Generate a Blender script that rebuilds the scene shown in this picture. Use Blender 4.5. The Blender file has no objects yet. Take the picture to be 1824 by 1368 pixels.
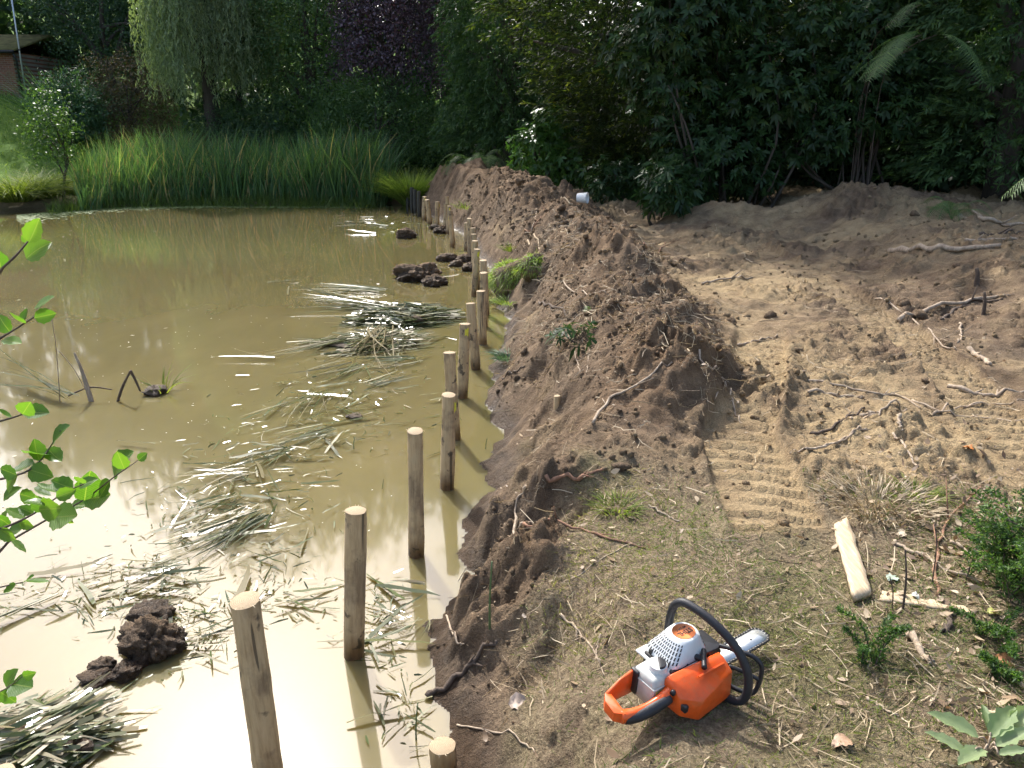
import bpy, bmesh, math, random
import numpy as np
from mathutils import Vector, Matrix, Quaternion

R = math.radians
rng = np.random.default_rng(7)
random.seed(7)
SC = bpy.context.scene
COL = SC.collection

# ------------------------------------------------------------------ camera
CAM_H, PITCH, LENS = 2.2, R(18), 28.0
F_PX = 1824 * LENS / 36.0
cam = bpy.data.cameras.new('camera')
cam.lens, cam.sensor_width, cam.clip_end, cam.clip_start = LENS, 36.0, 400.0, 0.05
cam_o = bpy.data.objects.new('camera', cam)
cam_o.location = (0, 0, CAM_H)
cam_o.rotation_euler = (R(90) - PITCH, 0, 0)
COL.objects.link(cam_o)
SC.camera = cam_o

# ------------------------------------------------------------------ light
SUN_AZ, SUN_EL = R(-23), R(46.5)          # azimuth from +Y, negative to the left
world = bpy.data.worlds.new('World')
SC.world = world
world.use_nodes = True
wn = world.node_tree.nodes
bg = wn['Background']
sky = wn.new('ShaderNodeTexSky')
sky.sky_type = 'NISHITA'
sky.sun_disc = False
sky.sun_elevation = SUN_EL
sky.sun_rotation = SUN_AZ
sky.air_density, sky.dust_density, sky.ozone_density = 1.0, 4.0, 1.0
bg.inputs['Strength'].default_value = 0.15
world.node_tree.links.new(sky.outputs[0], bg.inputs[0])
sun = bpy.data.lights.new('sun', 'SUN')
sun.energy, sun.angle, sun.color = 2.9, R(0.8), (1.0, 0.975, 0.93)
sun_o = bpy.data.objects.new('sun', sun)
S_DIR = Vector((math.sin(SUN_AZ) * math.cos(SUN_EL), math.cos(SUN_AZ) * math.cos(SUN_EL), math.sin(SUN_EL)))
sun_o.rotation_euler = S_DIR.to_track_quat('Z', 'Y').to_euler()
sun_o.location = (-10, 10, 30)
COL.objects.link(sun_o)
SC.view_settings.view_transform = 'Standard'
SC.view_settings.look = 'None'
SC.view_settings.exposure = 1.15
SC.view_settings.gamma = 1.0
SC.view_settings.use_curve_mapping = False
SC.render.engine = 'CYCLES'
SC.cycles.use_denoising = True
SC.cycles.max_bounces = 5
SC.cycles.diffuse_bounces = 2
SC.cycles.glossy_bounces = 2
SC.cycles.adaptive_threshold = 0.03
SC.cycles.transmission_bounces = 4
SC.cycles.sample_clamp_indirect = 6.0

# ------------------------------------------------------------------ pixel -> place
CP, SP = math.cos(PITCH), math.sin(PITCH)


def ray(px, py):
    dx, dy = (px - 912) / F_PX, -(py - 684) / F_PX
    return np.array([dx, CP + dy * SP, -SP + dy * CP])


def at_z(px, py, z):
    d = ray(px, py)
    t = (z - CAM_H) / d[2]
    return np.array([d[0] * t, d[1] * t, z])


def at_y(px, py, y):
    d = ray(px, py)
    t = y / d[1]
    return np.array([d[0] * t, y, CAM_H + d[2] * t])


# ------------------------------------------------------------------ noise
def _h(ix, iy, s):
    n = (ix.astype(np.int64) * 374761393 + iy.astype(np.int64) * 668265263 + s * 1442695041) & 0xffffffff
    n = ((n ^ (n >> 13)) * 1274126177) & 0xffffffff
    n = ((n ^ (n >> 15)) * 2246822519) & 0xffffffff
    return ((n ^ (n >> 16)) & 0xffff) / 65535.0


def vn(x, y, s=0):
    x, y = np.asarray(x, float), np.asarray(y, float)
    ix, iy = np.floor(x), np.floor(y)
    fx, fy = x - ix, y - iy
    fx, fy = fx * fx * (3 - 2 * fx), fy * fy * (3 - 2 * fy)
    a, b = _h(ix, iy, s), _h(ix + 1, iy, s)
    c, d = _h(ix, iy + 1, s), _h(ix + 1, iy + 1, s)
    return (a + (b - a) * fx + (c - a) * fy + (a - b - c + d) * fx * fy) * 2 - 1


def fbm(x, y, o=4, s=0, g=0.5):
    r, a = 0, 1.0
    for k in range(o):
        ca, sa = math.cos(1.1 * k + .4), math.sin(1.1 * k + .4)
        r = r + a * vn((x * ca - y * sa) * 2 ** k + 17.3 * k, (x * sa + y * ca) * 2 ** k, s + k)
        a *= g
    return r


def clods(x, y, f, s):
    """lumps lying side by side with creases between them, height in metres"""
    wx_, wy_ = x * f + .35 * vn(x * f * .8, y * f * .8, s + 7), y * f + .35 * vn(x * f * .8 + 9, y * f * .8, s + 8)
    ix, iy = np.floor(wx_), np.floor(wy_)
    best, idv = np.full(np.shape(wx_), 9.0), np.zeros(np.shape(wx_))
    for i in (-1, 0, 1):
        for j in (-1, 0, 1):
            cx, cy = ix + i, iy + j
            d = np.hypot(cx + _h(cx, cy, s) - wx_, cy + _h(cx, cy, s + 1) - wy_)
            k = d < best
            best = np.where(k, d, best)
            idv = np.where(k, _h(cx, cy, s + 2), idv)
    rad = .42 + .35 * idv
    return np.sqrt(np.maximum(0, 1 - (best / rad) ** 2)) * (.25 + .9 * ((idv * 7.3) % 1.0)) * .55 / f


def masked(fn, m, x, y, *a):
    """fn only where the mask is not nil"""
    out = np.zeros(np.shape(x))
    k = m > 1e-3
    if k.any():
        out[k] = fn(x[k], y[k], *a)
    return out


def sst(a, b, x):
    t = np.clip((x - a) / (b - a), 0, 1)
    return t * t * (3 - 2 * t)


# ------------------------------------------------------------------ terrain height
TOE = np.array([(-40, -14), (-6, -6), (-.2, -3.2), (.7, -1.9), (1.3, -.7), (2.0, -.22), (2.55, -.2), (3.0, -.36), (3.25, -.32), (3.55, -.16), (3.8, -.32), (4.2, -.26),
                (4.6, -.12), (5.0, -.20), (5.6, -.10), (6.3, -.20), (7, -.08), (7.6, -.12), (9, -.03), (11, -.22), (12.5, -.32), (14, -.5), (16, -.8), (18, -1.22), (20, -1.82),
                (22.8, -2.7), (24, -3.0), (60, -4)], float)
CRX = np.array([(0, .3), (3.4, .45), (4.3, .68), (5.1, 1.08), (6, 1.14), (7.4, 1.1), (10.3, 1.05), (13.7, .85), (17.5, -.1), (21.2, -1.35), (24, -2.3), (60, -2.4)], float)
CRZ = np.array([(0, 0), (3.3, 0), (4.0, .09), (4.5, .18), (5.0, .30), (5.6, .33), (7, .36), (9, .38), (12, .36), (16, .36), (19, .42), (20.8, .62), (22.2, .35), (23.4, .0), (60, 0)], float)
SHORE = np.array([(-60, 9), (-30, 15), (-17, 18.5), (-13.5, 21.0), (-11.5, 22.9), (-9, 23.4), (-6, 23.2), (-4.2, 23.0), (-3, 24.5), (5, 30), (60, 30)], float)
TRACK_L = np.array([(2.6, 1.12), (3.3, 1.2), (4.2, 1.27), (5, 1.6), (6.5, 2.1), (9, 2.5), (12, 2.7)], float)      # (y, x)
TRACK_R = np.array([(2.2, 2.55), (3.5, 2.62), (4.2, 2.82), (5.2, 3.1), (7, 3.3), (8.5, 3.4), (10.2, 3.4), (12.5, 3.3)], float)


def lerp(tab, v):
    return np.interp(v, tab[:, 0], tab[:, 1])


def tread(x, y, tab, y0, y1, seed):
    """pressed track of a small digger: bars every 9 cm, raised soil at both edges"""
    cx = lerp(tab, y)
    u = (x - cx) / .21
    on = sst(1.06, .96, np.abs(u)) * sst(y0 - .15, y0 + .05, y) * sst(y1 + .6, y1 - .6, y)
    w = vn(x * 4, y * 4, seed) * .012
    ph = (y + w + .04 * u * u + .05 * u) / .138
    fr = ph - np.floor(ph)
    bar = sst(.02, .09, fr) * sst(.23, .13, fr)
    keep = sst(-.8, -.1, fbm(x * 2.2, y * 2.2, 2, seed + 5))
    edge = np.exp(-((np.abs(u) - 1.12) / .14) ** 2) * sst(y0 - .3, y0, y) * sst(y1 + .3, y1, y)
    return on, on * (-.030 + keep * (.028 * bar) + .006 * fbm(x * 12, y * 12, 2, seed + 2)) + edge * (.012 + .03 * np.clip(fbm(x * 9, y * 9, 2, seed + 9), 0, 1)), on * keep


def terrain(x, y):
    x, y = np.asarray(x, float), np.asarray(y, float)
    wob = .06 * fbm(x * 1.7, y * 1.7, 3, 3) + .05 * fbm(x * 6, y * 6, 3, 31)
    d1 = x - lerp(TOE, y) + wob * sst(60, 10, y)
    d2 = y - lerp(SHORE, x) + .3 * fbm(x * .7, y * .7, 3, 5)
    d = np.maximum(d1, d2)
    far = (d2 > d1)
    bed = -.55 * sst(0, -1.4, d) - .004
    base1 = .02 + .48 * sst(.0, .75, d1) + .012 * np.clip(y - 4, 0, 12)
    rise = .32 * sst(3.7, 5.2, x - .03 * y) * sst(3.6, 6.5, y)
    hump = .32 * np.exp(-(((x - 5.4) / 1.6) ** 2 + ((y - 13.0) / 1.0) ** 2)) + .3 * np.exp(-(((x - 3.4) / .9) ** 2 + ((y - 13.3) / .7) ** 2))
    base1 = base1 + rise + hump + .5 * sst(14, 30, y) * sst(0, 4, d1)
    base2 = .02 + .22 * sst(0, .8, d2) + .9 * sst(1.5, 14, d2) + 3.0 * sst(-10, -22, x) * sst(2.5, 20, d2)
    base = np.where(far, base2, base1)
    # heap
    cx, cz = lerp(CRX, y) + .10 * vn(y * 1.3, y * 0 + 3, 15), lerp(CRZ, y) * (1 + .30 * fbm(y * .9 + .3 * x, x * .7, 3, 17))
    wl = np.maximum(cx - lerp(TOE, y), .4)
    t = np.where(x < cx, (cx - x) / wl, (x - cx) / (.45 + .35 * cz + .45 * sst(5.4, 7.5, y)))
    wv = .16 * fbm(x * 1.1, y * 1.1, 3, 11)
    prof = np.where(x < cx, 1 - sst(.05, 1.18, t + wv), 1 - sst(.15, 1, t + wv))
    mound = cz * prof
    mm = sst(.02, .12, mound) * (d1 > -.05)
    lump = .07 * fbm(x * 1.9, y * 1.9, 3, 21) + .035 * fbm(x * 5.5, y * 5.5, 3, 23) + (.022 * fbm(x * 14, y * 14, 3, 27) + .010 * fbm(x * 40, y * 40, 2, 29) + masked(clods, mm, x, y, 7, 34) * .7 + masked(clods, mm, x, y, 16, 36) * (1.0 - .4 * sst(9, 13, y)) + masked(clods, mm * (y < 10), x, y, 33, 38)) * (.35 + .9 * sst(-.3, .4, fbm(x * 1.2, y * 1.2, 2, 33)))
    gul = -.10 * np.exp(-((vn(x * 1.3 + y * .4, y * 1.1, 44)) / .16) ** 2) * sst(.25, .6, t) * sst(1.0, .7, t)
    mound = mound + mm * (lump * (.7 + .65 * prof * sst(0, .25, cz)) * (1 + .35 * sst(8, 14, y)) + gul)
    # muddy nose beside the near posts
    nose = .20 * np.exp(-(((x + .04) / .26) ** 2 + ((y - 3.12) / .3) ** 2)) + .17 * np.exp(-(((x - .08) / .28) ** 2 + ((y - 3.75) / .16) ** 2))
    nm = sst(.03, .1, nose) * sst(-.02, .1, d1)
    z = base + mound + nose * sst(-.05, .15, d1) + nm * (.06 * fbm(x * 7, y * 7, 3, 61) + masked(clods, nm, x, y, 9, 62) * 1.1 + masked(clods, nm, x, y, 24, 64) * 1.2)
    ditch = -.13 * np.exp(-(((x - .22) - .9 * (y - 3.35)) / .05) ** 2) * np.exp(-((y - 3.35) / .2) ** 2)
    z = z + ditch
    heapm = np.clip(np.maximum(mm, nm), 0, 1)
    # tracks and loose soil
    landr = (d1 > .3) & (~far)
    onl, zl, kl = tread(x, y, TRACK_L, 3.2, 6.5, 71)
    onr, zr, kr = tread(x, y, TRACK_R, 3.4, 11.5, 73)
    dirt = np.clip(sst(3.2, 4.1, y + .5 * fbm(x * 1.3, y * 1.3, 3, 81) + .25 * (x - 1.2)), 0, 1) * landr
    dirt = np.maximum(dirt, np.maximum(onl, onr) * landr)
    rough = dirt * (1 - np.maximum(onl, onr)) * (1 - heapm)
    z = z + landr * (1 - heapm) * (zl + zr)
    z = z + rough * (1 + .7 * sst(8, 12.5, y)) * (.035 * fbm(x * 2.6, y * 2.6, 3, 91) + .020 * np.clip(fbm(x * 9, y * 9, 3, 93), -.2, 1) + .006 * fbm(x * 30, y * 30, 2, 95) + (masked(clods, rough, x, y, 11, 94) + masked(clods, rough, x, y, 26, 96)) * sst(-.3, .3, fbm(x * 1.5, y * 1.5, 3, 99)))
    fresh = np.exp(-(((x - 1.65) / .3) ** 2 + ((y - 5.0) / .65) ** 2)) * landr * (1 - heapm)
    z = z + fresh * (.02 + masked(clods, fresh, x, y, 8, 97) + masked(clods, fresh, x, y, 18, 92) + .03 * fbm(x * 6, y * 6, 3, 97) + .03 * fbm(x * 17, y * 17, 2, 98))
    grassy = (1 - dirt) * (1 - heapm) * sst(.04 + .14 * sst(2.4, 2.9, y), .2 + .3 * sst(2.4, 2.9, y), d1 + .12 * fbm(x * 3, y * 3, 2, 41))
    z = z + np.where(far, 0, grassy) * (.03 * fbm(x * 1.6, y * 1.6, 3, 101) + .012 * fbm(x * 8, y * 8, 3, 103))
    mudm = (1 - heapm) * sst(.55, .2, d1) * sst(-.05, .1, d1) * sst(4.2, 3.4, y) * sst(2.45, 2.85, y)
    z = z + mudm * (masked(clods, mudm, x, y, 12, 67) * .9 + masked(clods, mudm, x, y, 27, 68) * 1.1 + .03 * fbm(x * 9, y * 9, 3, 69))
    ease = np.where(far, 1, sst(-.02, .16, d1))
    z = z * (.12 + .88 * ease)
    z = np.where(d > 0, z, bed)
    z = z + 9 * sst(44, 75, np.hypot(x, y) + 24 * sst(.2, 1.3, np.arctan2(x, np.maximum(y, .1)))) * (y > 0)
    sand = np.clip(np.maximum(kl, kr) * .5 + dirt * (.52 + .6 * fbm(x * .9, y * .9, 4, 111) + .3 * fbm(x * 5, y * 5, 3, 113)) - .6 * fresh, 0, 1) * (1 - heapm)
    lawn = np.maximum(far * sst(1.2, 3.5, d2), sst(15.5, 19, y) * sst(2.4, 3.4, d1))
    return dict(z=z, d=d, heap=heapm, grass=np.where(far, 1, grassy), sand=sand, lawn=lawn, dirt=dirt, fresh=np.clip(fresh + .6 * heapm * sst(.5, .9, prof), 0, 1))


def gz(x, y):
    return float(terrain(np.array([x]), np.array([y]))['z'][0])


def on_ground(px, py, dz=0.0):
    """where the sight line through a picture point meets the ground (or the water)"""
    d = ray(px, py)
    ys = np.geomspace(1.2, 40, 260)
    for _ in range(2):
        ts = ys / d[1]
        X, Y, Z = d[0] * ts, d[1] * ts, CAM_H + d[2] * ts
        G = np.maximum(terrain(X, Y)['z'], 0)
        k = int(np.argmax(Z <= G))
        if Z[k] > G[k]:
            k = len(ts) - 1
        ys = np.linspace(ys[max(k - 1, 0)], ys[k], 24)
    return np.array([X[k], Y[k], G[k] + dz])


# ------------------------------------------------------------------ mesh helpers
def link(o, parent=None):
    COL.objects.link(o)
    if parent is not None:
        o.parent = parent
    return o


def mesh_np(name, V, F, mat=None, smooth=False, attrs=None, mats=None):
    V = np.ascontiguousarray(V, dtype=np.float32).reshape(-1, 3)
    me = bpy.data.meshes.new(name)
    if isinstance(F, np.ndarray):
        k = F.shape[1]
        nF = F.shape[0]
        loops = F.reshape(-1).astype(np.int32)
        starts = (np.arange(nF) * k).astype(np.int32)
    else:
        nF = len(F)
        loops = np.array([i for f in F for i in f], np.int32)
        ln = np.array([len(f) for f in F])
        starts = np.concatenate([[0], np.cumsum(ln)[:-1]]).astype(np.int32)
    me.vertices.add(len(V))
    me.vertices.foreach_set('co', V.reshape(-1))
    me.loops.add(len(loops))
    me.loops.foreach_set('vertex_index', loops)
    me.polygons.add(nF)
    me.polygons.foreach_set('loop_start', starts)
    me.update(calc_edges=True)
    if smooth:
        me.polygons.foreach_set('use_smooth', np.ones(nF, bool))
    for k_, a in (attrs or {}).items():
        at = me.attributes.new(k_, 'FLOAT', 'POINT')
        at.data.foreach_set('value', np.ascontiguousarray(a, np.float32))
    if mat is not None:
        me.materials.append(mat)
    return me


def obj(name, me, parent=None):
    return link(bpy.data.objects.new(name, me), parent)


def empty(name, loc, parent=None):
    o = bpy.data.objects.new(name, None)
    o.location = loc
    o.empty_display_size = .1
    return link(o, parent)


def tag(o, label=None, cat=None, group=None, kind=None):
    if label:
        o['label'] = label
    if cat:
        o['category'] = cat
    if group:
        o['group'] = group
    if kind:
        o['kind'] = kind
    return o


def unit(v):
    return v / np.maximum(np.linalg.norm(v, axis=-1, keepdims=True), 1e-9)


def rand_dirs(n, r=rng):
    return unit(r.normal(size=(n, 3)))


def diamonds(C, d, n, L, W, fold=.12):
    """one four-cornered leaf per centre: along d, facing n"""
    d = unit(d)
    s = unit(np.cross(n, d))
    n = np.cross(d, s)
    L, W = np.broadcast_to(L, len(C))[:, None], np.broadcast_to(W, len(C))[:, None]
    V = np.stack([C - d * L * .5, C + s * W * .5 + n * W * fold - d * L * .05, C + d * L * .5, C - s * W * .5 + n * W * fold - d * L * .05], 1)
    F = np.arange(len(C) * 4).reshape(-1, 4)
    return V.reshape(-1, 3), F


def ribbons(P, d, s, bend, L, W, prof, tw=None):
    """curved tapering strips: P + d L t + bend L t^2"""
    prof = np.asarray(prof, float)
    m = len(prof)
    t = np.linspace(0, 1, m)
    d, s = unit(d), unit(s)
    n = len(P)
    L, W = np.broadcast_to(L, n), np.broadcast_to(W, n)
    Q = P[:, None, :] + d[:, None, :] * (L[:, None] * t)[:, :, None] + bend[:, None, :] * (L[:, None] * t * t)[:, :, None]
    o = s[:, None, :] * (W[:, None] * .5 * prof)[:, :, None]
    V = np.stack([Q - o, Q + o], 2).reshape(-1, 3)
    b = (np.arange(n) * m * 2)[:, None] + (np.arange(m - 1) * 2)[None]
    b = b.reshape(-1)
    F = np.stack([b, b + 1, b + 3, b + 2], 1)
    return V, F


def tube(pts, rad, seg=8, cap=True):
    pts = np.asarray(pts, float)
    n = len(pts)
    rad = np.broadcast_to(rad, n)
    tg = np.gradient(pts, axis=0)
    tg = unit(tg)
    a = np.array([0, 0, 1.0]) if abs(tg[0][2]) < .9 else np.array([1.0, 0, 0])
    u = unit(np.cross(tg[0], a))
    V = []
    ang = np.arange(seg) / seg * 2 * math.pi
    for i in range(n):
        u = unit(u - tg[i] * np.dot(u, tg[i]))
        w = np.cross(tg[i], u)
        V.append(pts[i] + rad[i] * (np.cos(ang)[:, None] * u + np.sin(ang)[:, None] * w))
    V = np.concatenate(V)
    F = []
    for i in range(n - 1):
        for k in range(seg):
            k2 = (k + 1) % seg
            F.append((i * seg + k, i * seg + k2, (i + 1) * seg + k2, (i + 1) * seg + k))
    if cap:
        F.append(tuple(range(seg - 1, -1, -1)))
        F.append(tuple((n - 1) * seg + k for k in range(seg)))
    return V, F


def join(parts):
    V, F, o = [], [], 0
    for v, f in parts:
        V.append(np.asarray(v))
        F += [tuple(int(i) + o for i in q) for q in f]
        o += len(v)
    return np.concatenate(V), F


def joinq(parts):
    V, F, o = [], [], 0
    for v, f in parts:
        V.append(v)
        F.append(f + o)
        o += len(v)
    return np.concatenate(V), np.concatenate(F)


def smooth_path(P, n):
    P = np.asarray(P, float)
    m = len(P)
    t = np.linspace(0, m - 1, n)
    i = np.clip(t.astype(int), 0, m - 2)
    f = (t - i)[:, None]
    a, b = P[np.maximum(i - 1, 0)], P[i]
    c, d = P[i + 1], P[np.minimum(i + 2, m - 1)]
    return .5 * (2 * b + (c - a) * f + (2 * a - 5 * b + 4 * c - d) * f ** 2 + (3 * b - a - 3 * c + d) * f ** 3)


def per(a, k):
    return np.repeat(a, k)


# ------------------------------------------------------------------ materials
def newmat(name):
    m = bpy.data.materials.new(name)
    m.use_nodes = True
    nt = m.node_tree
    return m, nt, nt.nodes['Principled BSDF'], nt.nodes['Material Output']


def node(nt, typ, **kw):
    n = nt.nodes.new(typ)
    for k, v in kw.items():
        if k.startswith('_'):
            n.inputs[k[1:].replace('_', ' ')].default_value = v
        else:
            setattr(n, k, v)
    return n


def noise(nt, scale, detail=4, rough=.55, vec=None):
    n = node(nt, 'ShaderNodeTexNoise')
    n.inputs['Scale'].default_value = scale
    n.inputs['Detail'].default_value = detail
    n.inputs['Roughness'].default_value = rough
    if vec is not None:
        nt.links.new(vec, n.inputs['Vector'])
    return n


def ramp(nt, fac, stops):
    r = node(nt, 'ShaderNodeValToRGB')
    el = r.color_ramp.elements
    while len(el) > len(stops):
        el.remove(el[-1])
    while len(el) < len(stops):
        el.new(.5)
    for e, (p, c) in zip(el, stops):
        e.position = p
        e.color = (*c, 1) if len(c) == 3 else c
    nt.links.new(fac, r.inputs[0])
    return r


def mix(nt, fac, a, b, mode='MIX'):
    m = node(nt, 'ShaderNodeMix', data_type='RGBA', blend_type=mode)
    for sock, v in ((m.inputs[0], fac), (m.inputs[6], a), (m.inputs[7], b)):
        if isinstance(v, (int, float)):
            sock.default_value = v
        elif isinstance(v, tuple):
            sock.default_value = (*v, 1) if len(v) == 3 else v
        else:
            nt.links.new(v, sock)
    return m.outputs[2]


def math_n(nt, op, a, b=None, c=None, clamp=False):
    m = node(nt, 'ShaderNodeMath', operation=op, use_clamp=clamp)
    for i, v in enumerate((a, b, c)):
        if v is None:
            continue
        if isinstance(v, (int, float)):
            m.inputs[i].default_value = v
        else:
            nt.links.new(v, m.inputs[i])
    return m.outputs[0]


def attr(nt, name):
    return node(nt, 'ShaderNodeAttribute', attribute_name=name).outputs['Fac']


def leafmat(name, stops, rough=.45, trans=.35, tcol=None, spec=.4):
    m, nt, p, out = newmat(name)
    c = ramp(nt, attr(nt, 'rnd'), stops).outputs[0]
    nt.links.new(c, p.inputs['Base Color'])
    p.inputs['Roughness'].default_value = rough
    p.inputs['Specular IOR Level'].default_value = spec
    if trans > 0:
        t = node(nt, 'ShaderNodeBsdfTranslucent')
        nt.links.new(mix(nt, 1.0, c, tcol or (1.6, 1.75, .7), 'MULTIPLY'), t.inputs[0])
        ms = node(nt, 'ShaderNodeMixShader')
        ms.inputs[0].default_value = trans
        nt.links.new(p.outputs[0], ms.inputs[1])
        nt.links.new(t.outputs[0], ms.inputs[2])
        nt.links.new(ms.outputs[0], out.inputs[0])
    return m


def plain(name, col, rough=.6, metal=0, spec=.5, var=.15, scale=40, bump=0, bscale=80, obj_coords=True):
    m, nt, p, out = newmat(name)
    tc = node(nt, 'ShaderNodeTexCoord').outputs['Object']
    n = noise(nt, scale, 5, .6, tc)
    lo = tuple(c * (1 - var) for c in col)
    hi = tuple(min(1, c * (1 + var)) for c in col)
    nt.links.new(ramp(nt, n.outputs[0], [(.3, lo), (.7, hi)]).outputs[0], p.inputs['Base Color'])
    p.inputs['Roughness'].default_value = rough
    p.inputs['Metallic'].default_value = metal
    p.inputs['Specular IOR Level'].default_value = spec
    if bump:
        b = node(nt, 'ShaderNodeBump')
        b.inputs['Strength'].default_value = bump
        b.inputs['Distance'].default_value = .01
        nt.links.new(noise(nt, bscale, 4, .6, tc).outputs[0], b.inputs['Height'])
        nt.links.new(b.outputs[0], p.inputs['Normal'])
    return m


def soil_material():
    m, nt, p, out = newmat('soil')
    geo = node(nt, 'ShaderNodeNewGeometry')
    pos = geo.outputs['Position']
    big = noise(nt, 1.3, 5, .6, pos).outputs[0]
    mid = noise(nt, 7, 6, .65, pos).outputs[0]
    fine = noise(nt, 55, 6, .7, pos).outputs[0]
    speck = noise(nt, 170, 3, .6, pos).outputs[0]
    dark = ramp(nt, mid, [(.28, (.092, .060, .036)), (.5, (.178, .121, .074)), (.72, (.29, .207, .130))]).outputs[0]
    red = ramp(nt, mid, [(.28, (.095, .056, .029)), (.5, (.185, .114, .062)), (.72, (.285, .188, .107))]).outputs[0]
    c = mix(nt, attr(nt, 'fresh'), dark, red)
    grey = ramp(nt, fine, [(.3, (.11, .085, .06)), (.7, (.24, .19, .14))]).outputs[0]
    c = mix(nt, ramp(nt, big, [(.48, (0, 0, 0)), (.7, (.35, .35, .35))]).outputs[0], c, grey)
    sandc = ramp(nt, mid, [(.25, (.29, .205, .112)), (.55, (.44, .325, .180)), (.8, (.55, .42, .245))]).outputs[0]
    sf = math_n(nt, 'ADD', attr(nt, 'sand'), math_n(nt, 'MULTIPLY_ADD', fine, .7, -.35), clamp=True)
    c = mix(nt, sf, c, sandc)
    # thatch under the grass: straw, moss, earth
    th = ramp(nt, fine, [(.3, (.115, .080, .048)), (.46, (.22, .165, .098)), (.62, (.36, .285, .175)), (.8, (.20, .17, .085))]).outputs[0]
    moss = ramp(nt, fine, [(.3, (.07, .075, .022)), (.7, (.17, .17, .055))]).outputs[0]
    th = mix(nt, ramp(nt, big, [(.5, (0, 0, 0)), (.66, (.6, .6, .6))]).outputs[0], th, moss)
    th = mix(nt, ramp(nt, mid, [(.5, (0, 0, 0)), (.68, (.8, .8, .8))]).outputs[0], th, ramp(nt, fine, [(.3, (.10, .066, .042)), (.7, (.26, .19, .125))]).outputs[0])
    c = mix(nt, attr(nt, 'grass'), c, th)
    lawn = ramp(nt, mid, [(.3, (.075, .15, .016)), (.7, (.14, .25, .03))]).outputs[0]
    c = mix(nt, attr(nt, 'lawn'), c, lawn)
    # wet at the water's edge
    sep = node(nt, 'ShaderNodeSeparateXYZ')
    nt.links.new(pos, sep.inputs[0])
    hz = math_n(nt, 'MULTIPLY_ADD', mid, .22, sep.outputs[2])
    wet = ramp(nt, hz, [(.13, (1, 1, 1)), (.27, (0, 0, 0))]).outputs[0]
    c = mix(nt, wet, c, mix(nt, 1.0, c, (.45, .42, .40), 'MULTIPLY'))
    sh = ramp(nt, speck, [(.33, (.62, .62, .62)), (.55, (1, 1, 1)), (.75, (1.25, 1.22, 1.18))]).outputs[0]
    c = mix(nt, 1.0, c, sh, 'MULTIPLY')
    nt.links.new(c, p.inputs['Base Color'])
    nt.links.new(ramp(nt, wet, [(0, (.95,) * 3), (1, (.38,) * 3)]).outputs[0], p.inputs['Roughness'])
    p.inputs['Specular IOR Level'].default_value = .3
    b = node(nt, 'ShaderNodeBump')
    b.inputs['Strength'].default_value = .9
    b.inputs['Distance'].default_value = .042
    hsum = math_n(nt, 'MULTIPLY_ADD', fine, .8, math_n(nt, 'MULTIPLY', mid, .6))
    hsum = math_n(nt, 'MULTIPLY_ADD', speck, .25, hsum)
    nt.links.new(hsum, b.inputs['Height'])
    nt.links.new(b.outputs[0], p.inputs['Normal'])
    return m


def water_material():
    m, nt, p, out = newmat('muddy_water')
    geo = node(nt, 'ShaderNodeNewGeometry')
    pos = geo.outputs['Position']
    big = noise(nt, .22, 4, .5, pos).outputs[0]
    mp = node(nt, 'ShaderNodeMapping')
    mp.inputs['Scale'].default_value = (1, .45, 1)
    nt.links.new(pos, mp.inputs[0])
    sil = noise(nt, 1.6, 5, .6, mp.outputs[0]).outputs[0]
    c = ramp(nt, sil, [(.3, (.130, .106, .044)), (.7, (.168, .138, .059))]).outputs[0]
    c = mix(nt, ramp(nt, big, [(.4, (0, 0, 0)), (.65, (.5, .5, .5))]).outputs[0], c, (.126, .114, .046))
    nt.links.new(c, p.inputs['Base Color'])
    p.inputs['Roughness'].default_value = .20
    p.inputs['IOR'].default_value = 1.33
    p.inputs['Specular IOR Level'].default_value = .13
    p.inputs['Subsurface Weight'].default_value = .8
    p.inputs['Subsurface Radius'].default_value = (.35, .28, .12)
    p.inputs['Subsurface Scale'].default_value = 1.0
    p.inputs['Coat Weight'].default_value = 1.0
    p.inputs['Coat Roughness'].default_value = .05
    p.inputs['Coat IOR'].default_value = 1.5
    b = node(nt, 'ShaderNodeBump')
    b.inputs['Strength'].default_value = .05
    b.inputs['Distance'].default_value = .02
    w = noise(nt, 3.5, 3, .5, mp.outputs[0]).outputs[0]
    nt.links.new(w, b.inputs['Height'])
    nt.links.new(b.outputs[0], p.inputs['Normal'])
    return m


def bark_material(name, lo, hi, scale=6, stretch=.15):
    m, nt, p, out = newmat(name)
    tc = node(nt, 'ShaderNodeTexCoord').outputs['Object']
    mp = node(nt, 'ShaderNodeMapping')
    mp.inputs['Scale'].default_value = (1, 1, stretch)
    nt.links.new(tc, mp.inputs[0])
    n = noise(nt, scale, 6, .65, mp.outputs[0]).outputs[0]
    nt.links.new(ramp(nt, n, [(.3, lo), (.7, hi)]).outputs[0], p.inputs['Base Color'])
    p.inputs['Roughness'].default_value = .9
    b = node(nt, 'ShaderNodeBump')
    b.inputs['Strength'].default_value = .6
    b.inputs['Distance'].default_value = .02
    nt.links.new(n, b.inputs['Height'])
    nt.links.new(b.outputs[0], p.inputs['Normal'])
    return m


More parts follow.
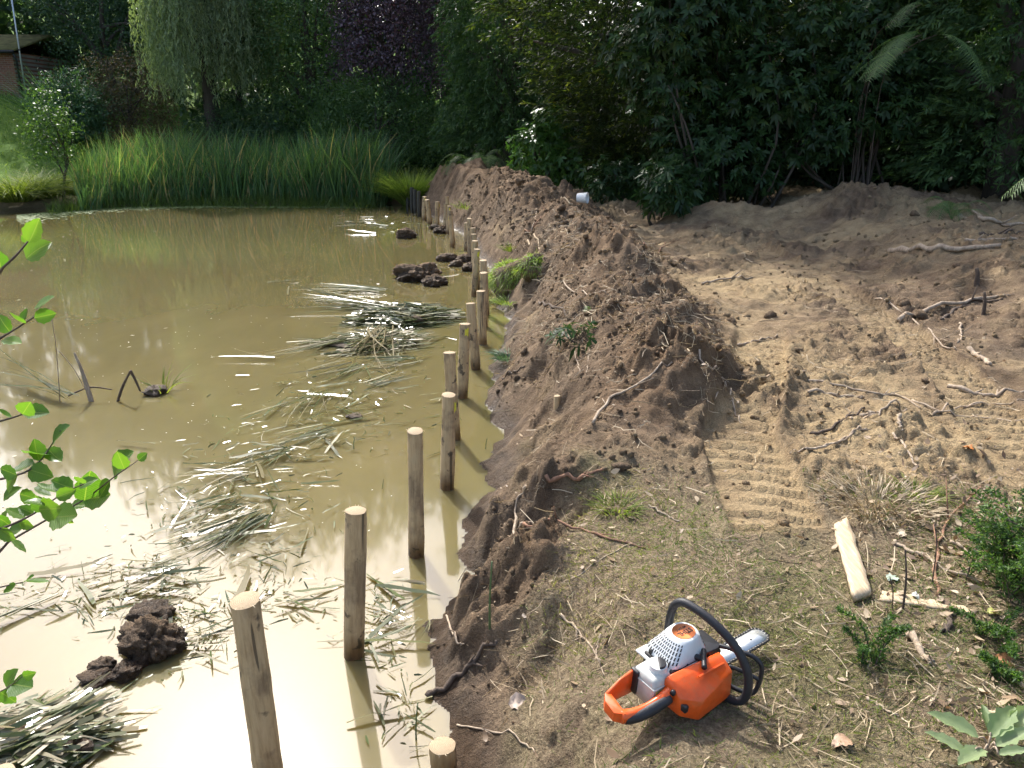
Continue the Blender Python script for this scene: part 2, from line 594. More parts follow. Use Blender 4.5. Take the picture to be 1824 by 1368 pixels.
def post_material(name, weathered):
    """peeled chestnut: streaks along the grain, dark bark remains, wet foot"""
    m, nt, p, out = newmat(name)
    tc = node(nt, 'ShaderNodeTexCoord').outputs['Object']
    oi = node(nt, 'ShaderNodeObjectInfo')
    ad = node(nt, 'ShaderNodeVectorMath', operation='MULTIPLY_ADD')
    nt.links.new(oi.outputs['Random'], ad.inputs[0])
    ad.inputs[1].default_value = (31, 17, 57)
    nt.links.new(tc, ad.inputs[2])
    mp = node(nt, 'ShaderNodeMapping')
    mp.inputs['Scale'].default_value = (1, 1, .12)
    nt.links.new(ad.outputs[0], mp.inputs[0])
    gr = noise(nt, 55, 6, .65, mp.outputs[0]).outputs[0]
    bl = noise(nt, 5.5, 5, .6, ad.outputs[0]).outputs[0]
    if weathered:
        c = ramp(nt, gr, [(.3, (.028, .027, .022)), (.7, (.085, .08, .065))]).outputs[0]
    else:
        c = ramp(nt, gr, [(.28, (.32, .215, .110)), (.5, (.49, .355, .195)), (.75, (.58, .44, .265))]).outputs[0]
        c = mix(nt, ramp(nt, bl, [(.50, (0, 0, 0)), (.60, (.8, .8, .8))]).outputs[0], c,
                ramp(nt, gr, [(.3, (.17, .115, .065)), (.7, (.36, .265, .16))]).outputs[0])
        spot = noise(nt, 14, 3, .5, ad.outputs[0]).outputs[0]
        c = mix(nt, ramp(nt, spot, [(.62, (0, 0, 0)), (.68, (.85, .85, .85))]).outputs[0], c, (.06, .045, .03))
        crk = node(nt, 'ShaderNodeMapping')
        crk.inputs['Scale'].default_value = (1, 1, .05)
        nt.links.new(ad.outputs[0], crk.inputs[0])
        ck = noise(nt, 30, 2, .4, crk.outputs[0]).outputs[0]
        c = mix(nt, ramp(nt, ck, [(.66, (0, 0, 0)), (.69, (.8, .8, .8))]).outputs[0], c, (.05, .036, .024))
    geo = node(nt, 'ShaderNodeNewGeometry')
    sep = node(nt, 'ShaderNodeSeparateXYZ')
    nt.links.new(geo.outputs['Position'], sep.inputs[0])
    hz = math_n(nt, 'MULTIPLY_ADD', bl, .12, sep.outputs[2])
    wet = ramp(nt, hz, [(.10, (1, 1, 1)), (.19, (0, 0, 0))]).outputs[0]
    c = mix(nt, wet, c, mix(nt, 1.0, c, (.36, .27, .20), 'MULTIPLY'))
    nt.links.new(c, p.inputs['Base Color'])
    nt.links.new(ramp(nt, wet, [(0, (.75,) * 3), (1, (.3,) * 3)]).outputs[0], p.inputs['Roughness'])
    b = node(nt, 'ShaderNodeBump')
    b.inputs['Strength'].default_value = .45
    b.inputs['Distance'].default_value = .006
    nt.links.new(gr, b.inputs['Height'])
    nt.links.new(b.outputs[0], p.inputs['Normal'])
    return m


def cutwood_material():
    m, nt, p, out = newmat('sawn_wood')
    tc = node(nt, 'ShaderNodeTexCoord').outputs['Object']
    w = node(nt, 'ShaderNodeTexWave', wave_type='RINGS', rings_direction='Z')
    w.inputs['Scale'].default_value = 55
    w.inputs['Distortion'].default_value = 3
    w.inputs['Detail'].default_value = 3
    nt.links.new(tc, w.inputs[0])
    n = noise(nt, 90, 4, .6, tc).outputs[0]
    c = ramp(nt, w.outputs[1], [(0, (.32, .23, .135)), (1, (.43, .335, .21))]).outputs[0]
    c = mix(nt, ramp(nt, n, [(.45, (0, 0, 0)), (.8, (.6, .6, .6))]).outputs[0], c, (.30, .20, .11))
    nt.links.new(c, p.inputs['Base Color'])
    p.inputs['Roughness'].default_value = .8
    b = node(nt, 'ShaderNodeBump')
    b.inputs['Strength'].default_value = .4
    b.inputs['Distance'].default_value = .004
    nt.links.new(n, b.inputs['Height'])
    nt.links.new(b.outputs[0], p.inputs['Normal'])
    return m


def brick_material():
    m, nt, p, out = newmat('red_brick')
    tc = node(nt, 'ShaderNodeTexCoord').outputs['Object']
    mp = node(nt, 'ShaderNodeMapping')
    mp.inputs['Rotation'].default_value = (R(90), 0, 0)
    nt.links.new(tc, mp.inputs[0])
    br = node(nt, 'ShaderNodeTexBrick')
    br.inputs['Scale'].default_value = 1
    br.inputs['Brick Width'].default_value = .225
    br.inputs['Row Height'].default_value = .075
    br.inputs['Mortar Size'].default_value = .006
    br.inputs['Color1'].default_value = (.25, .085, .045, 1)
    br.inputs['Color2'].default_value = (.17, .06, .04, 1)
    br.inputs['Mortar'].default_value = (.28, .25, .2, 1)
    nt.links.new(mp.outputs[0], br.inputs[0])
    n = noise(nt, 2, 4, .6, tc).outputs[0]
    nt.links.new(mix(nt, ramp(nt, n, [(.4, (0, 0, 0)), (.7, (.5, .5, .5))]).outputs[0], br.outputs[0], (.12, .10, .06)), p.inputs['Base Color'])
    p.inputs['Roughness'].default_value = .9
    return m


M = {}
M['soil'] = soil_material()
M['water'] = water_material()
M['post'] = post_material('peeled_post', False)
M['post_old'] = post_material('weathered_post', True)
M['cut'] = cutwood_material()
M['bark'] = bark_material('bark', (.035, .028, .02), (.10, .08, .06))
M['stick'] = bark_material('stick_bark', (.22, .16, .11), (.50, .40, .29), 30, .3)
M['stick_red'] = bark_material('stick_bark_red', (.17, .085, .05), (.36, .20, .12), 30, .3)
M['stick_dark'] = bark_material('stick_bark_dark', (.05, .035, .025), (.15, .11, .08), 30, .3)
M['brick'] = brick_material()
M['yellow'] = plain('yellow_paint', (.75, .68, .06), .6)
M['mud'] = M['soil']

G = lambda *c: c
M['dark_tree'] = leafmat('dark_tree_leaf', [(0, G(.026, .052, .026)), (.6, G(.062, .115, .050)), (1, G(.115, .185, .075))], .5, .35)
M['willow'] = leafmat('willow_leaf', [(0, G(.11, .155, .08)), (.6, G(.23, .29, .155)), (1, G(.36, .42, .23))], .5, .35)
M['green_tree'] = leafmat('green_tree_leaf', [(0, G(.045, .09, .034)), (.6, G(.095, .17, .06)), (1, G(.16, .25, .09))], .42, .4)
M['purple'] = leafmat('purple_leaf', [(0, G(.05, .032, .044)), (.6, G(.12, .08, .105)), (1, G(.24, .18, .21))], .35, .2, (1.5, .8, .8))
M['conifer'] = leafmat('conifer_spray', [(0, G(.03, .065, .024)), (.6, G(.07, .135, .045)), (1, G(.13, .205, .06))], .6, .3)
M['cypress'] = leafmat('cypress_spray', [(0, G(.011, .019, .008)), (.65, G(.030, .046, .014)), (.85, G(.085, .11, .027)), (1, G(.36, .38, .085))], .6, .5)  # bright tips paint the sunlit edge, dark stops the shade inside the crown
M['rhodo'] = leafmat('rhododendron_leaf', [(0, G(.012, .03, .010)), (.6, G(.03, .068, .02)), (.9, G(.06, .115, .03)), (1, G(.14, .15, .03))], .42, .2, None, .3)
M['laurel'] = leafmat('laurel_leaf', [(0, G(.03, .075, .018)), (.6, G(.065, .145, .028)), (1, G(.12, .22, .04))], .35, .3)
M['fern'] = leafmat('fern_leaf', [(0, G(.05, .10, .03)), (.6, G(.09, .17, .055)), (1, G(.16, .26, .08))], .5, .35)
M['reed_green'] = plain('reed_green', (.10, .16, .06), .4)
M['reed'] = leafmat('reed_leaf', [(0, G(.05, .11, .045)), (.6, G(.10, .19, .07)), (.95, G(.18, .29, .10)), (1, G(.42, .33, .17))], .4, .3)
M['sedge'] = leafmat('sedge_leaf', [(0, G(.07, .105, .02)), (.6, G(.15, .195, .04)), (1, G(.26, .28, .075))], .65, .4, None, .2)
M['brown_bush'] = leafmat('brown_bush_leaf', [(0, G(.05, .04, .022)), (.6, G(.11, .085, .045)), (1, G(.16, .13, .06))], .6, .25)
M['blue_shrub'] = leafmat('blue_shrub_leaf', [(0, G(.035, .08, .04)), (.6, G(.07, .14, .07)), (1, G(.12, .20, .10))], .45, .3)
M['alder'] = leafmat('alder_leaf_mass', [(0, G(.035, .075, .018)), (.6, G(.075, .14, .035)), (1, G(.13, .21, .06))], .4, .35)
M['grass'] = leafmat('grass_blade', [(0, G(.05, .085, .018)), (.5, G(.10, .15, .032)), (.8, G(.18, .20, .06)), (1, G(.36, .29, .15))], .5, .35)
M['straw'] = leafmat('straw', [(0, G(.14, .10, .06)), (.5, G(.33, .255, .155)), (1, G(.56, .46, .31))], .6, .15, (1.2, 1.1, .8))
M['dead_leaf'] = leafmat('dead_leaf', [(0, G(.12, .075, .043)), (.5, G(.27, .19, .115)), (1, G(.48, .38, .25))], .5, .15, (1.3, 1, .7))
M['float_reed'] = leafmat('cut_reed', [(0, G(.04, .045, .018)), (.4, G(.10, .13, .05)), (.75, G(.25, .21, .12)), (1, G(.45, .38, .25))], .22, .15, (1.3, 1.2, .8), .6)
M['scum'] = leafmat('pond_scum', [(0, G(.42, .40, .30)), (1, G(.75, .73, .62))], .3, 0)
M['weed'] = leafmat('duckweed', [(0, G(.08, .15, .03)), (1, G(.25, .30, .12))], .6, .1)
M['sod'] = leafmat('sod_grass', [(0, G(.10, .16, .03)), (.6, G(.20, .29, .06)), (1, G(.36, .40, .12))], .5, .4)
M['sprig'] = leafmat('conifer_sprig', [(0, G(.03, .07, .018)), (.6, G(.065, .13, .03)), (1, G(.13, .21, .05))], .5, .4)

# ------------------------------------------------------------------ ground, spoil heap, water
def build_ground():
    dense_u = np.arange(-.16, .66, .0029)
    lo = -np.geomspace(.162, 40, 46)[::-1]
    hi = np.geomspace(.662, 40, 34)
    us = np.concatenate([lo, dense_u, hi])
    w_dense = np.geomspace(3.4, 26.4, 640)
    w_near = np.linspace(1.0, 3.38, 60)
    w_far = np.geomspace(26.6, 160, 60)
    ys = np.concatenate([np.linspace(-40, -1.2, 10), np.concatenate([w_near, w_dense, w_far]) - 1.5])
    s = np.maximum(ys + 1.5, .8)
    X = s[:, None] * us[None]
    Y = np.repeat(ys[:, None], len(us), 1)
    t = terrain(X.ravel(), Y.ravel())
    V = np.stack([X.ravel(), Y.ravel(), t['z']], 1)
    nr, nc = X.shape
    i = (np.arange(nr - 1)[:, None] * nc + np.arange(nc - 1)[None]).ravel()
    Fq = np.stack([i, i + 1, i + nc + 1, i + nc], 1)
    heap = t['heap'][Fq].mean(1) > .5
    for nm, sel in (('ground', ~heap), ('spoil_heap', heap)):
        f = Fq[sel]
        used, inv = np.unique(f, return_inverse=True)
        a = {k: t[k][used] for k in ('grass', 'sand', 'lawn', 'fresh')}
        o = obj(nm, mesh_np(nm, V[used], inv.reshape(-1, 4), M['soil'], True, a))
        if nm == 'ground':
            tag(o, 'bare sandy soil and trampled grass beside the pond', 'ground', kind='structure')
        else:
            tag(o, 'long heap of freshly dug brown soil between the posts and the sandy track', 'soil heap')
    return


build_ground()
xs, ysw = np.linspace(-45, 3, 40), np.linspace(-8, 30, 40)
gx, gy = np.meshgrid(xs, ysw)
i = (np.arange(39)[:, None] * 40 + np.arange(39)[None]).ravel()
water = obj('pond_water', mesh_np('pond_water', np.stack([gx.ravel(), gy.ravel(), np.zeros(1600)], 1), np.stack([i, i + 1, i + 41, i + 40], 1), M['water'], True))
tag(water, 'still muddy olive brown pond water reflecting the sky', 'water', kind='structure')


# ------------------------------------------------------------------ foliage builders
def leaf_obj(name, V, F, rnd_leaf, k, mat, parent, smooth=False):
    o = obj(name, mesh_np(name, V, F, mat, smooth, {'rnd': per(rnd_leaf, k)}), parent)
    return o


def crown_points(c, rad, nclump, per_clump, cr, r, shell=.55, flat=.7, lowcut=-.9):
    """clump centres through an uneven ellipsoid, leaves gathered round each"""
    d = rand_dirs(nclump * 2, r)
    d = d[d[:, 2] > lowcut][:nclump]
    q = shell + (1 - shell) * r.random(len(d)) ** .6
    bump = 1 + .18 * np.sin(d[:, 0] * 7 + c[0]) * np.cos(d[:, 1] * 6 + c[1]) + .12 * np.sin(d[:, 2] * 9)
    cc = np.asarray(c) + d * np.asarray(rad) * (q * bump)[:, None]
    cs = cr * (.55 + .9 * r.random(len(d)))
    P = np.repeat(cc, per_clump, 0)
    off = rand_dirs(len(P), r) * (r.random(len(P)) ** .45)[:, None] * np.repeat(cs, per_clump)[:, None]
    off[:, 2] *= flat
    n = unit(off + .6 * np.repeat(d, per_clump, 0) + np.array([0, 0, .5]) + .5 * r.normal(size=off.shape))
    tone = np.repeat(r.random(len(d)), per_clump)
    return P + off, n, np.clip(.5 * tone + .5 * r.random(len(P)), 0, 1), off


def trunk_mesh(name, base, top, r0, r1, limbs, r, mat):
    base, top = np.asarray(base, float), np.asarray(top, float)
    parts = []
    mid = (base + top) / 2 + np.array([r.normal() * .15, r.normal() * .15, 0])
    pth = smooth_path([base - [0, 0, .3], base + (mid - base) * .5, mid, top], 10)
    parts.append(tube(pth, np.linspace(r0, r1, 10), 9))
    for (t, end) in limbs:
        a = pth[int(t * 9)]
        e = np.asarray(end)
        m = (a + e) / 2 + np.array([0, 0, .25 * np.linalg.norm(e - a) * .4])
        parts.append(tube(smooth_path([a, m, e], 7), np.linspace(r0 * .45, r0 * .08, 7), 6))
    V, F = join(parts)
    return V, F


def tree(name, label, base, height, rad, mat, leaf, n, seed, cat='tree', group=None, crown_z=.5, clump=.9, per_clump=26, lowcut=-.9, shell=.5, trunk_r=.22, aspect=.55):
    r = np.random.default_rng(seed)
    bx, by = base
    bz = gz(bx, by)
    root = empty(name, (bx, by, bz))
    tag(root, label, cat, group)
    c = np.array([0, 0, height * crown_z])
    P, nrm, rn, off = crown_points(c, rad, max(4, n // per_clump), per_clump, clump, r, shell, .7, lowcut)
    keep = P[:, 2] > .05
    P, nrm, rn, off = P[keep], nrm[keep], rn[keep], off[keep]
    # leaves far above the eye may be coarser
    sc = 1 + .9 * sst(6, 11, P[:, 2])
    d = unit(off + np.array([0, 0, -.4]) + .7 * r.normal(size=off.shape))
    V, F = diamonds(P, d, nrm, leaf * sc * (.7 + .6 * r.random(len(P))), leaf * aspect * sc * (.7 + .6 * r.random(len(P))))
    leaf_obj('crown', V, F, rn, 4, M[mat], root)
    limbs = []
    for k in range(7):
        a = r.random() * 6.28
        q = .55 + .3 * r.random()
        limbs.append((.35 + .5 * k / 7, c + np.array([math.cos(a) * rad[0] * q, math.sin(a) * rad[1] * q, (r.random() - .3) * rad[2] * .8])))
    V, F = trunk_mesh('trunk', (0, 0, 0), (0, 0, height * crown_z + rad[2] * .4), trunk_r, trunk_r * .3, limbs, r, None)
    obj('trunk', mesh_np('trunk', V, F, M['bark'], True), root)
    return root


def conifer(name, label, base, height, base_r, mat, spray, n, seed, z0=.3, droop=.5, rfun=None, cat='conifer', group=None, zmax_fine=8, lean=(0, 0)):
    """feathery conifer: branch tips set round the trunk, each a plume of narrow sprays"""
    r = np.random.default_rng(seed)
    bx, by = base
    bz = gz(bx, by)
    root = empty(name, (bx, by, bz))
    tag(root, label, cat, group)
    npl = n // 30
    h = z0 + (height - z0) * r.random(npl) ** 1.35
    fr = (rfun(h) if rfun else base_r * (1 - (h / height) ** 1.3)) * (1 + .10 * r.normal(size=npl))
    a = r.random(npl) * 2 * math.pi
    inner = r.random(npl) ** .22
    radial = np.stack([np.cos(a), np.sin(a), np.zeros(npl)], 1)
    tip = radial * (fr * inner)[:, None] + np.stack([h * lean[0], h * lean[1], h], 1)
    pdir = unit(radial + np.array([0, 0, -droop]) + .25 * r.normal(size=(npl, 3)))
    k = 30
    t = r.random(npl * k)
    ln = np.repeat(.45 + .35 * r.random(npl), k)
    P = np.repeat(tip, k, 0) + np.repeat(pdir, k, 0) * ((t - .7) * ln * 1.2)[:, None]
    side = rand_dirs(npl * k, r)
    spread = .17 * (1.15 - t)[:, None]
    P = P + side * spread * np.array([1, 1, .6])
    d = unit(np.repeat(pdir, k, 0) * 1.0 + side * .75 + np.array([0, 0, -.15]))
    nrm = unit(rand_dirs(npl * k, r) + np.array([0, 0, .6]))
    sc = 1 + 1.0 * sst(zmax_fine - 2, zmax_fine + 2, P[:, 2])
    V, F = diamonds(P, d, nrm, spray * sc * (.7 + .6 * r.random(len(P))), spray * .22 * sc, .05)
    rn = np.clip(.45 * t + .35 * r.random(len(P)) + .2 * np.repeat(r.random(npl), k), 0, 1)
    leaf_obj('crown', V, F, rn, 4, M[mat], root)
    limbs = []
    for q in range(14):
        hh = z0 + (height * .7 - z0) * q / 14 + .3
        aa = r.random() * 6.28
        rr = float((rfun(np.array([hh])) if rfun else np.array([base_r * (1 - (hh / height) ** 1.3)]))[0]) * .8
        limbs.append((min(.95, hh / height), (math.cos(aa) * rr + hh * lean[0], math.sin(aa) * rr + hh * lean[1], hh - .2)))
    V, F = trunk_mesh('trunk', (0, 0, 0), (height * .95 * lean[0], height * .95 * lean[1], height * .95), .028 * height, .02, limbs, r, None)
    obj('trunk', mesh_np('trunk', V, F, M['bark'], True), root)
    return root


def whorl_shrub(name, label, base, blobs, n, seed, leafL, leafW, mat, cat='shrub', k=8, low=0.15, droop=.35, stem=.032):
    """evergreen shrub: leaves in whorls at the shoot tips of several overlapping lobes"""
    r = np.random.default_rng(seed)
    bx, by = base
    root = empty(name, (bx, by, gz(bx, by)))
    tag(root, label, cat)
    Pn, Dn = [], []
    tot = sum(b[3] * b[4] + b[3] * b[5] + b[4] * b[5] for b in blobs)
    for (cx, cy, cz, rx, ry, rz) in blobs:
        m = int(n * (rx * ry + rx * rz + ry * rz) / tot)
        d = rand_dirs(m, r)
        d = d[d[:, 2] > -.75]
        q = .72 + .28 * r.random(len(d)) ** .5
        bump = 1 + .14 * np.sin(d[:, 0] * 9 + cx * 3) * np.sin(d[:, 2] * 8 + cz * 2) + .08 * r.normal(size=len(d))
        Pn.append(np.array([cx, cy, cz]) + d * np.array([rx, ry, rz]) * (q * bump)[:, None])
        Dn.append(unit(d + np.array([0, 0, .25]) + .45 * r.normal(size=d.shape)))
    T, D = np.concatenate(Pn), np.concatenate(Dn)
    keep = T[:, 2] > low
    T, D = T[keep], D[keep]
    m = len(T)
    ref = unit(np.cross(D, rand_dirs(m, r)))
    ref2 = np.cross(D, ref)
    P, d, s, b, rn, LL = [], [], [], [], [], []
    tone, tone2 = r.random(m), r.random(m)
    for j in range(k):
        a = 2 * math.pi * j / k + r.random(m) * .5
        rad = ref * np.cos(a)[:, None] + ref2 * np.sin(a)[:, None]
        dd = unit(rad + D * (.25 + .35 * r.random(m))[:, None])
        P.append(T - D * (.05 * r.random(m))[:, None])
        d.append(dd)
        s.append(np.cross(dd, D))
        b.append(np.stack([np.zeros(m), np.zeros(m), -droop * (.5 + r.random(m))], 1))
        LL.append(leafL * (.45 + .8 * r.random(m)) * (.6 + .7 * tone2))
        rn.append(np.clip(.55 * tone + .4 * r.random(m), 0, 1))
    P, d, s, b = map(np.concatenate, (P, d, s, b))
    LL, rn = np.concatenate(LL), np.concatenate(rn)
    V, F = ribbons(P, d, s, b, LL, LL / leafL * leafW * 1.1, [.25, 1, .12])
    leaf_obj('foliage', V, F, rn, 6, M[mat], root)
    parts = []
    for (cx, cy, cz, rx, ry, rz) in blobs:
        for q in range(3 if len(blobs) < 8 else 1):
            e = np.array([cx, cy, cz]) + rand_dirs(1, r)[0] * np.array([rx, ry, rz]) * .75
            e[2] = max(e[2], stem * 6)
            s0 = np.array([cx * .5 + r.normal() * .2 * rx, cy * .5 + r.normal() * .2 * ry, -.15 * rz])
            mid = (s0 + e) / 2 + r.normal(size=3) * (.2 if len(blobs) < 8 else .5) * rx
            parts.append(tube(smooth_path([s0, mid, e], 8), np.linspace(stem, stem * .2, 8), 6))
    V, F = join(parts)
    obj('stems', mesh_np('stems', V, F, M['bark'], True), root)
    return root


def fern(name, label, base_pt, n, L, seed, spread=1.0, aim=None, mat='fern', group=None, cat='fern', up=.8, drop=0):
    """fronds with paired pinnae; each frond is a part"""
    r = np.random.default_rng(seed)
    root = empty(name, tuple(base_pt))
    tag(root, label, cat, group)
    for q in range(n):
        a = r.random() * 6.28 if aim is None else aim + r.normal() * .45 * spread
        h = np.array([math.cos(a), math.sin(a), 0])
        l = L * (.7 + .5 * r.random())
        t = np.linspace(0, 1, 34)
        rise = up * (.7 + .5 * r.random())
        path = h[None] * (l * t * .85)[:, None] + np.array([0, 0, 1.0])[None] * (l * (rise * t - (rise * .95) * t ** 2.2 - drop * t ** 2))[:, None]
        tg = unit(np.gradient(path, axis=0))
        sd = unit(np.cross(tg, np.array([0, 0, 1.0])))
        P, d, s, LL = [], [], [], []
        for j in range(5, 34):
            ln = l * .17 * math.sin(math.pi * (.12 + .85 * (1 - t[j])) ** .8) + .005
            for sg in (-1, 1):
                P.append(path[j])
                d.append(sd[j] * sg + tg[j] * .45 + np.array([0, 0, -.12]))
                s.append(tg[j])
                LL.append(ln)
        P, d, s, LL = np.array(P), np.array(d), np.array(s), np.array(LL)
        b = np.tile([0, 0, -.15], (len(P), 1))
        V1, F1 = ribbons(P, d, s, b, LL, l * .013, [1, .8, .5, .03])
        rn = per(np.clip(.5 + .25 * r.normal(size=len(P)), 0, 1), 8)
        V2, F2 = ribbons(path[:-1], tg[:-1], sd[:-1], np.zeros((33, 3)), np.linalg.norm(np.diff(path, axis=0), axis=1), .007 * l + .002, [1, .95])
        V, F = joinq([(V1, F1), (V2, F2)])
        obj('frond', mesh_np('frond', V, F, M[mat], False, {'rnd': np.concatenate([rn, np.full(len(V2), .35)])}), root)
    return root


def tuft(name, label, base_pt, n, L, W, seed, mat='sedge', spread=.25, arch=.8, cat='grass clump', group=None, rndlo=0.0):
    r = np.random.default_rng(seed)
    root = empty(name, tuple(base_pt))
    tag(root, label, cat, group)
    a = r.random(n) * 6.28
    q = np.sqrt(r.random(n))
    h = np.stack([np.cos(a), np.sin(a), np.zeros(n)], 1)
    P = h * (q * spread)[:, None]
    d = unit(h * (.15 + .5 * q)[:, None] + np.array([0, 0, 1]) + .12 * r.normal(size=(n, 3)))
    b = h * (arch * (.4 + .8 * r.random(n)))[:, None] + np.array([0, 0, -1.0]) * (arch * .65 * (.3 + r.random(n)))[:, None]
    s = np.cross(d, h) + .3 * r.normal(size=(n, 3))
    V, F = ribbons(P, d, s, b, L * (.5 + .6 * r.random(n)), W, [1, .95, .75, .45, .05])
    leaf_obj('blades', V, F, np.clip(rndlo + (1 - rndlo) * r.random(n), 0, 1), 10, M[mat], root)
    return root


# ------------------------------------------------------------------ far trees
def wx(px, y, py=223):
    return float(at_y(px, py, y)[0])


BT = [(40, 45, 13, 5.0, 'tall dark tree standing directly behind the brick building'),
      (250, 42, 13, 4.6, 'tall dark tree behind the willow on its building side'),
      (430, 44, 22, 5.0, 'tall dark tree hidden mostly behind the weeping willow'),
      (600, 42, 21, 4.6, 'tall dark tree between the willow and the purple leaved tree'),
      (760, 43, 19, 4.6, 'tall dark tree behind the purple leaved tree'),
      (880, 38, 15, 4.0, 'dark tree in the gap between the purple tree and the conifers'),
      (1080, 34, 17, 4.2, 'dark tree standing behind the two feathery conifers'),
      (1330, 27, 13, 4.0, 'dark tree rising behind the rhododendron'),
      (1560, 23, 12, 3.6, 'dark tree behind the bracken at the top of the picture'),
      (1800, 20, 12, 3.6, 'dark tree behind the black conifer by the picture edge'),
      (2150, 15, 10, 3.4, 'dark tree beyond the pile of cut branches')]
for k, (px, y, h, rad, lab) in enumerate(BT):
    tree('dark_tree', lab, (wx(px, y), y), h, (rad, rad * .8, h * .47), 'dark_tree', .24, 15500, 100 + k, group='dark trees around the pond', crown_z=.49, clump=1.15, per_clump=34, lowcut=-1, shell=.55)


def willow():
    r = np.random.default_rng(55)
    y = 29.4
    bx = wx(380, y)
    root = empty('weeping_willow', (bx, y, gz(bx, y)))
    tag(root, 'weeping willow with long pale green hanging branches at the far bank', 'tree')
    n = 1050
    a = r.random(n) * 6.28
    q = np.sqrt(r.random(n)) * (.55 + .5 * r.random(n)) + .12
    lob = 1 + .22 * np.sin(a * 3 + 1) + .15 * np.sin(a * 7)
    x0, y0 = np.cos(a) * 1.5 * q * lob, np.sin(a) * 1.7 * q * lob
    z0 = 8.6 - 2.6 * q ** 2 + .5 * r.normal(size=n)
    zend = 2.3 + 1.0 * np.sin(a * 5 + 2) ** 2 + 1.5 * r.random(n) ** 2
    ln = np.maximum(z0 - zend, 1.0)
    k = 54
    t = np.tile(np.linspace(0, 1, k), n) + .01 * r.normal(size=n * k)
    A, Q = np.repeat(a, k), np.repeat(q, k)
    out = .55 * (1 - np.exp(-3 * t))
    P = np.stack([np.repeat(x0, k) + np.cos(A) * out + .06 * np.sin(t * 9 + A * 5), np.repeat(y0, k) + np.sin(A) * out, np.repeat(z0, k) - np.repeat(ln, k) * t + .35 * np.sin(t * 3.1)], 1)
    P += .035 * r.normal(size=P.shape)
    d = unit(np.array([0, 0, -1.0]) + .45 * r.normal(size=P.shape))
    nr = rand_dirs(len(P), r)
    V, F = diamonds(P, d, nr, .17 * (.7 + .6 * r.random(len(P))), .036, .05)
    rn = np.clip(.35 + .35 * np.repeat(r.random(n), k) + .25 * r.normal(size=n * k) * .7, 0, 1)
    leaf_obj('crown', V, F, rn, 4, M['willow'], root)
    limbs = [(.6 + .05 * j, (math.cos(j * 1.05) * 2.2, math.sin(j * 1.05) * 1.9, 7.2 + .5 * math.sin(j * 3))) for j in range(6)]
    V, F = trunk_mesh('trunk', (0, 0, 0), (.2, 0, 7.0), .35, .15, limbs, r, None)
    obj('trunk', mesh_np('trunk', V, F, M['bark'], True), root)


willow()
tree('purple_beech', 'purple leaved tree behind the far reeds', (wx(700, 28.6), 28.6), 9.5, (1.95, 1.6, 3.9), 'purple', .10, 26000, 201, crown_z=.58, clump=.6, per_clump=30, lowcut=-.6)
tree('broadleaf_tree', 'mid green spreading tree between the willow and the purple tree', (wx(555, 30.2), 30.2), 8.8, (2.5, 1.7, 4.2), 'green_tree', .11, 28000, 202, crown_z=.5, clump=.55, per_clump=30, lowcut=-.95)
tree('broadleaf_tree', 'low leafy tree arching over the reeds below the purple tree', (wx(670, 27.4), 27.4), 3.2, (2.5, 1.0, 1.5), 'green_tree', .085, 16000, 203, crown_z=.56, clump=.4, per_clump=24, trunk_r=.1)
tree('holly_tree', 'dark evergreen standing against the far bank beside the willow', (wx(215, 36), 36), 7.0, (3.2, 2.2, 3.2), 'dark_tree', .12, 14000, 204, crown_z=.5, clump=.6, per_clump=26)
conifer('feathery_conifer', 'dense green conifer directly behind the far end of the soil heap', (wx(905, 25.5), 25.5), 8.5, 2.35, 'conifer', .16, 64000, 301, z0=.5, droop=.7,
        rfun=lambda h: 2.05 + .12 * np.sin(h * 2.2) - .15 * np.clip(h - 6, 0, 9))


def cyp_r(h):
    return np.interp(h, [0, .3, 1.3, 2.4, 3.8, 5.2, 7.5, 10, 12], [1.2, 1.5, 2.15, 2.8, 4.0, 4.5, 4.2, 2.6, .4])


conifer('edge_lit_cypress', 'large cypress with sunlit yellow green edge leaning out over the soil heap', (wx(1180, 18.5), 18.5), 12.0, 2.6, 'cypress', .15, 120000, 302, z0=.2, droop=.15, rfun=cyp_r)
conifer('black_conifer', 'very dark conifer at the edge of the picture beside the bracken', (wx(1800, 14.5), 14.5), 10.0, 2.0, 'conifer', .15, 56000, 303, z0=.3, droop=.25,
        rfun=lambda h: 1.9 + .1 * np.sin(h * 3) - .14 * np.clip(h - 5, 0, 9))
# rhododendrons and undergrowth
def lobes(n, x0, x1, y0, y1, z0, z1, r0, r1, seed):
    r = np.random.default_rng(seed)
    out = []
    for k in range(n):
        q = r0 + (r1 - r0) * r.random()
        out.append((x0 + (x1 - x0) * r.random(), y0 + (y1 - y0) * r.random(), z0 + (z1 - z0) * ((k + r.random()) / n), q, q * .85, q * (.7 + .3 * r.random())))
    return out


rx0 = wx(1330, 14.6)
whorl_shrub('rhododendron', 'tall rhododendron with whorled leaves behind the sandy track', (rx0, 14.6),
            lobes(24, -1.7, 2.0, -.3, .9, .5, 5.0, .45, .95, 71) + [(-1.2, -.2, .5, .6, .5, .6)], 9400, 401, .125, .040, 'rhodo', droop=.3)
rx1 = wx(1545, 14.2)
whorl_shrub('rhododendron', 'sparser rhododendron over the low soil hump beside the black conifer', (rx1, 14.5),
            lobes(12, -.7, 1.3, -.1, .8, 1.0, 4.2, .4, .8, 72), 3900, 402, .12, .038, 'rhodo', droop=.3)
whorl_shrub('laurel_bush', 'bright leafy laurel at the foot of the cypress', (wx(960, 19.3), 19.3),
            [(.1, 0, .75, .8, .5, .8), (.85, -.2, .55, .75, .5, .6), (.35, .1, 1.4, .5, .4, .55)], 1500, 403, .12, .045, 'laurel', k=6, low=.05)
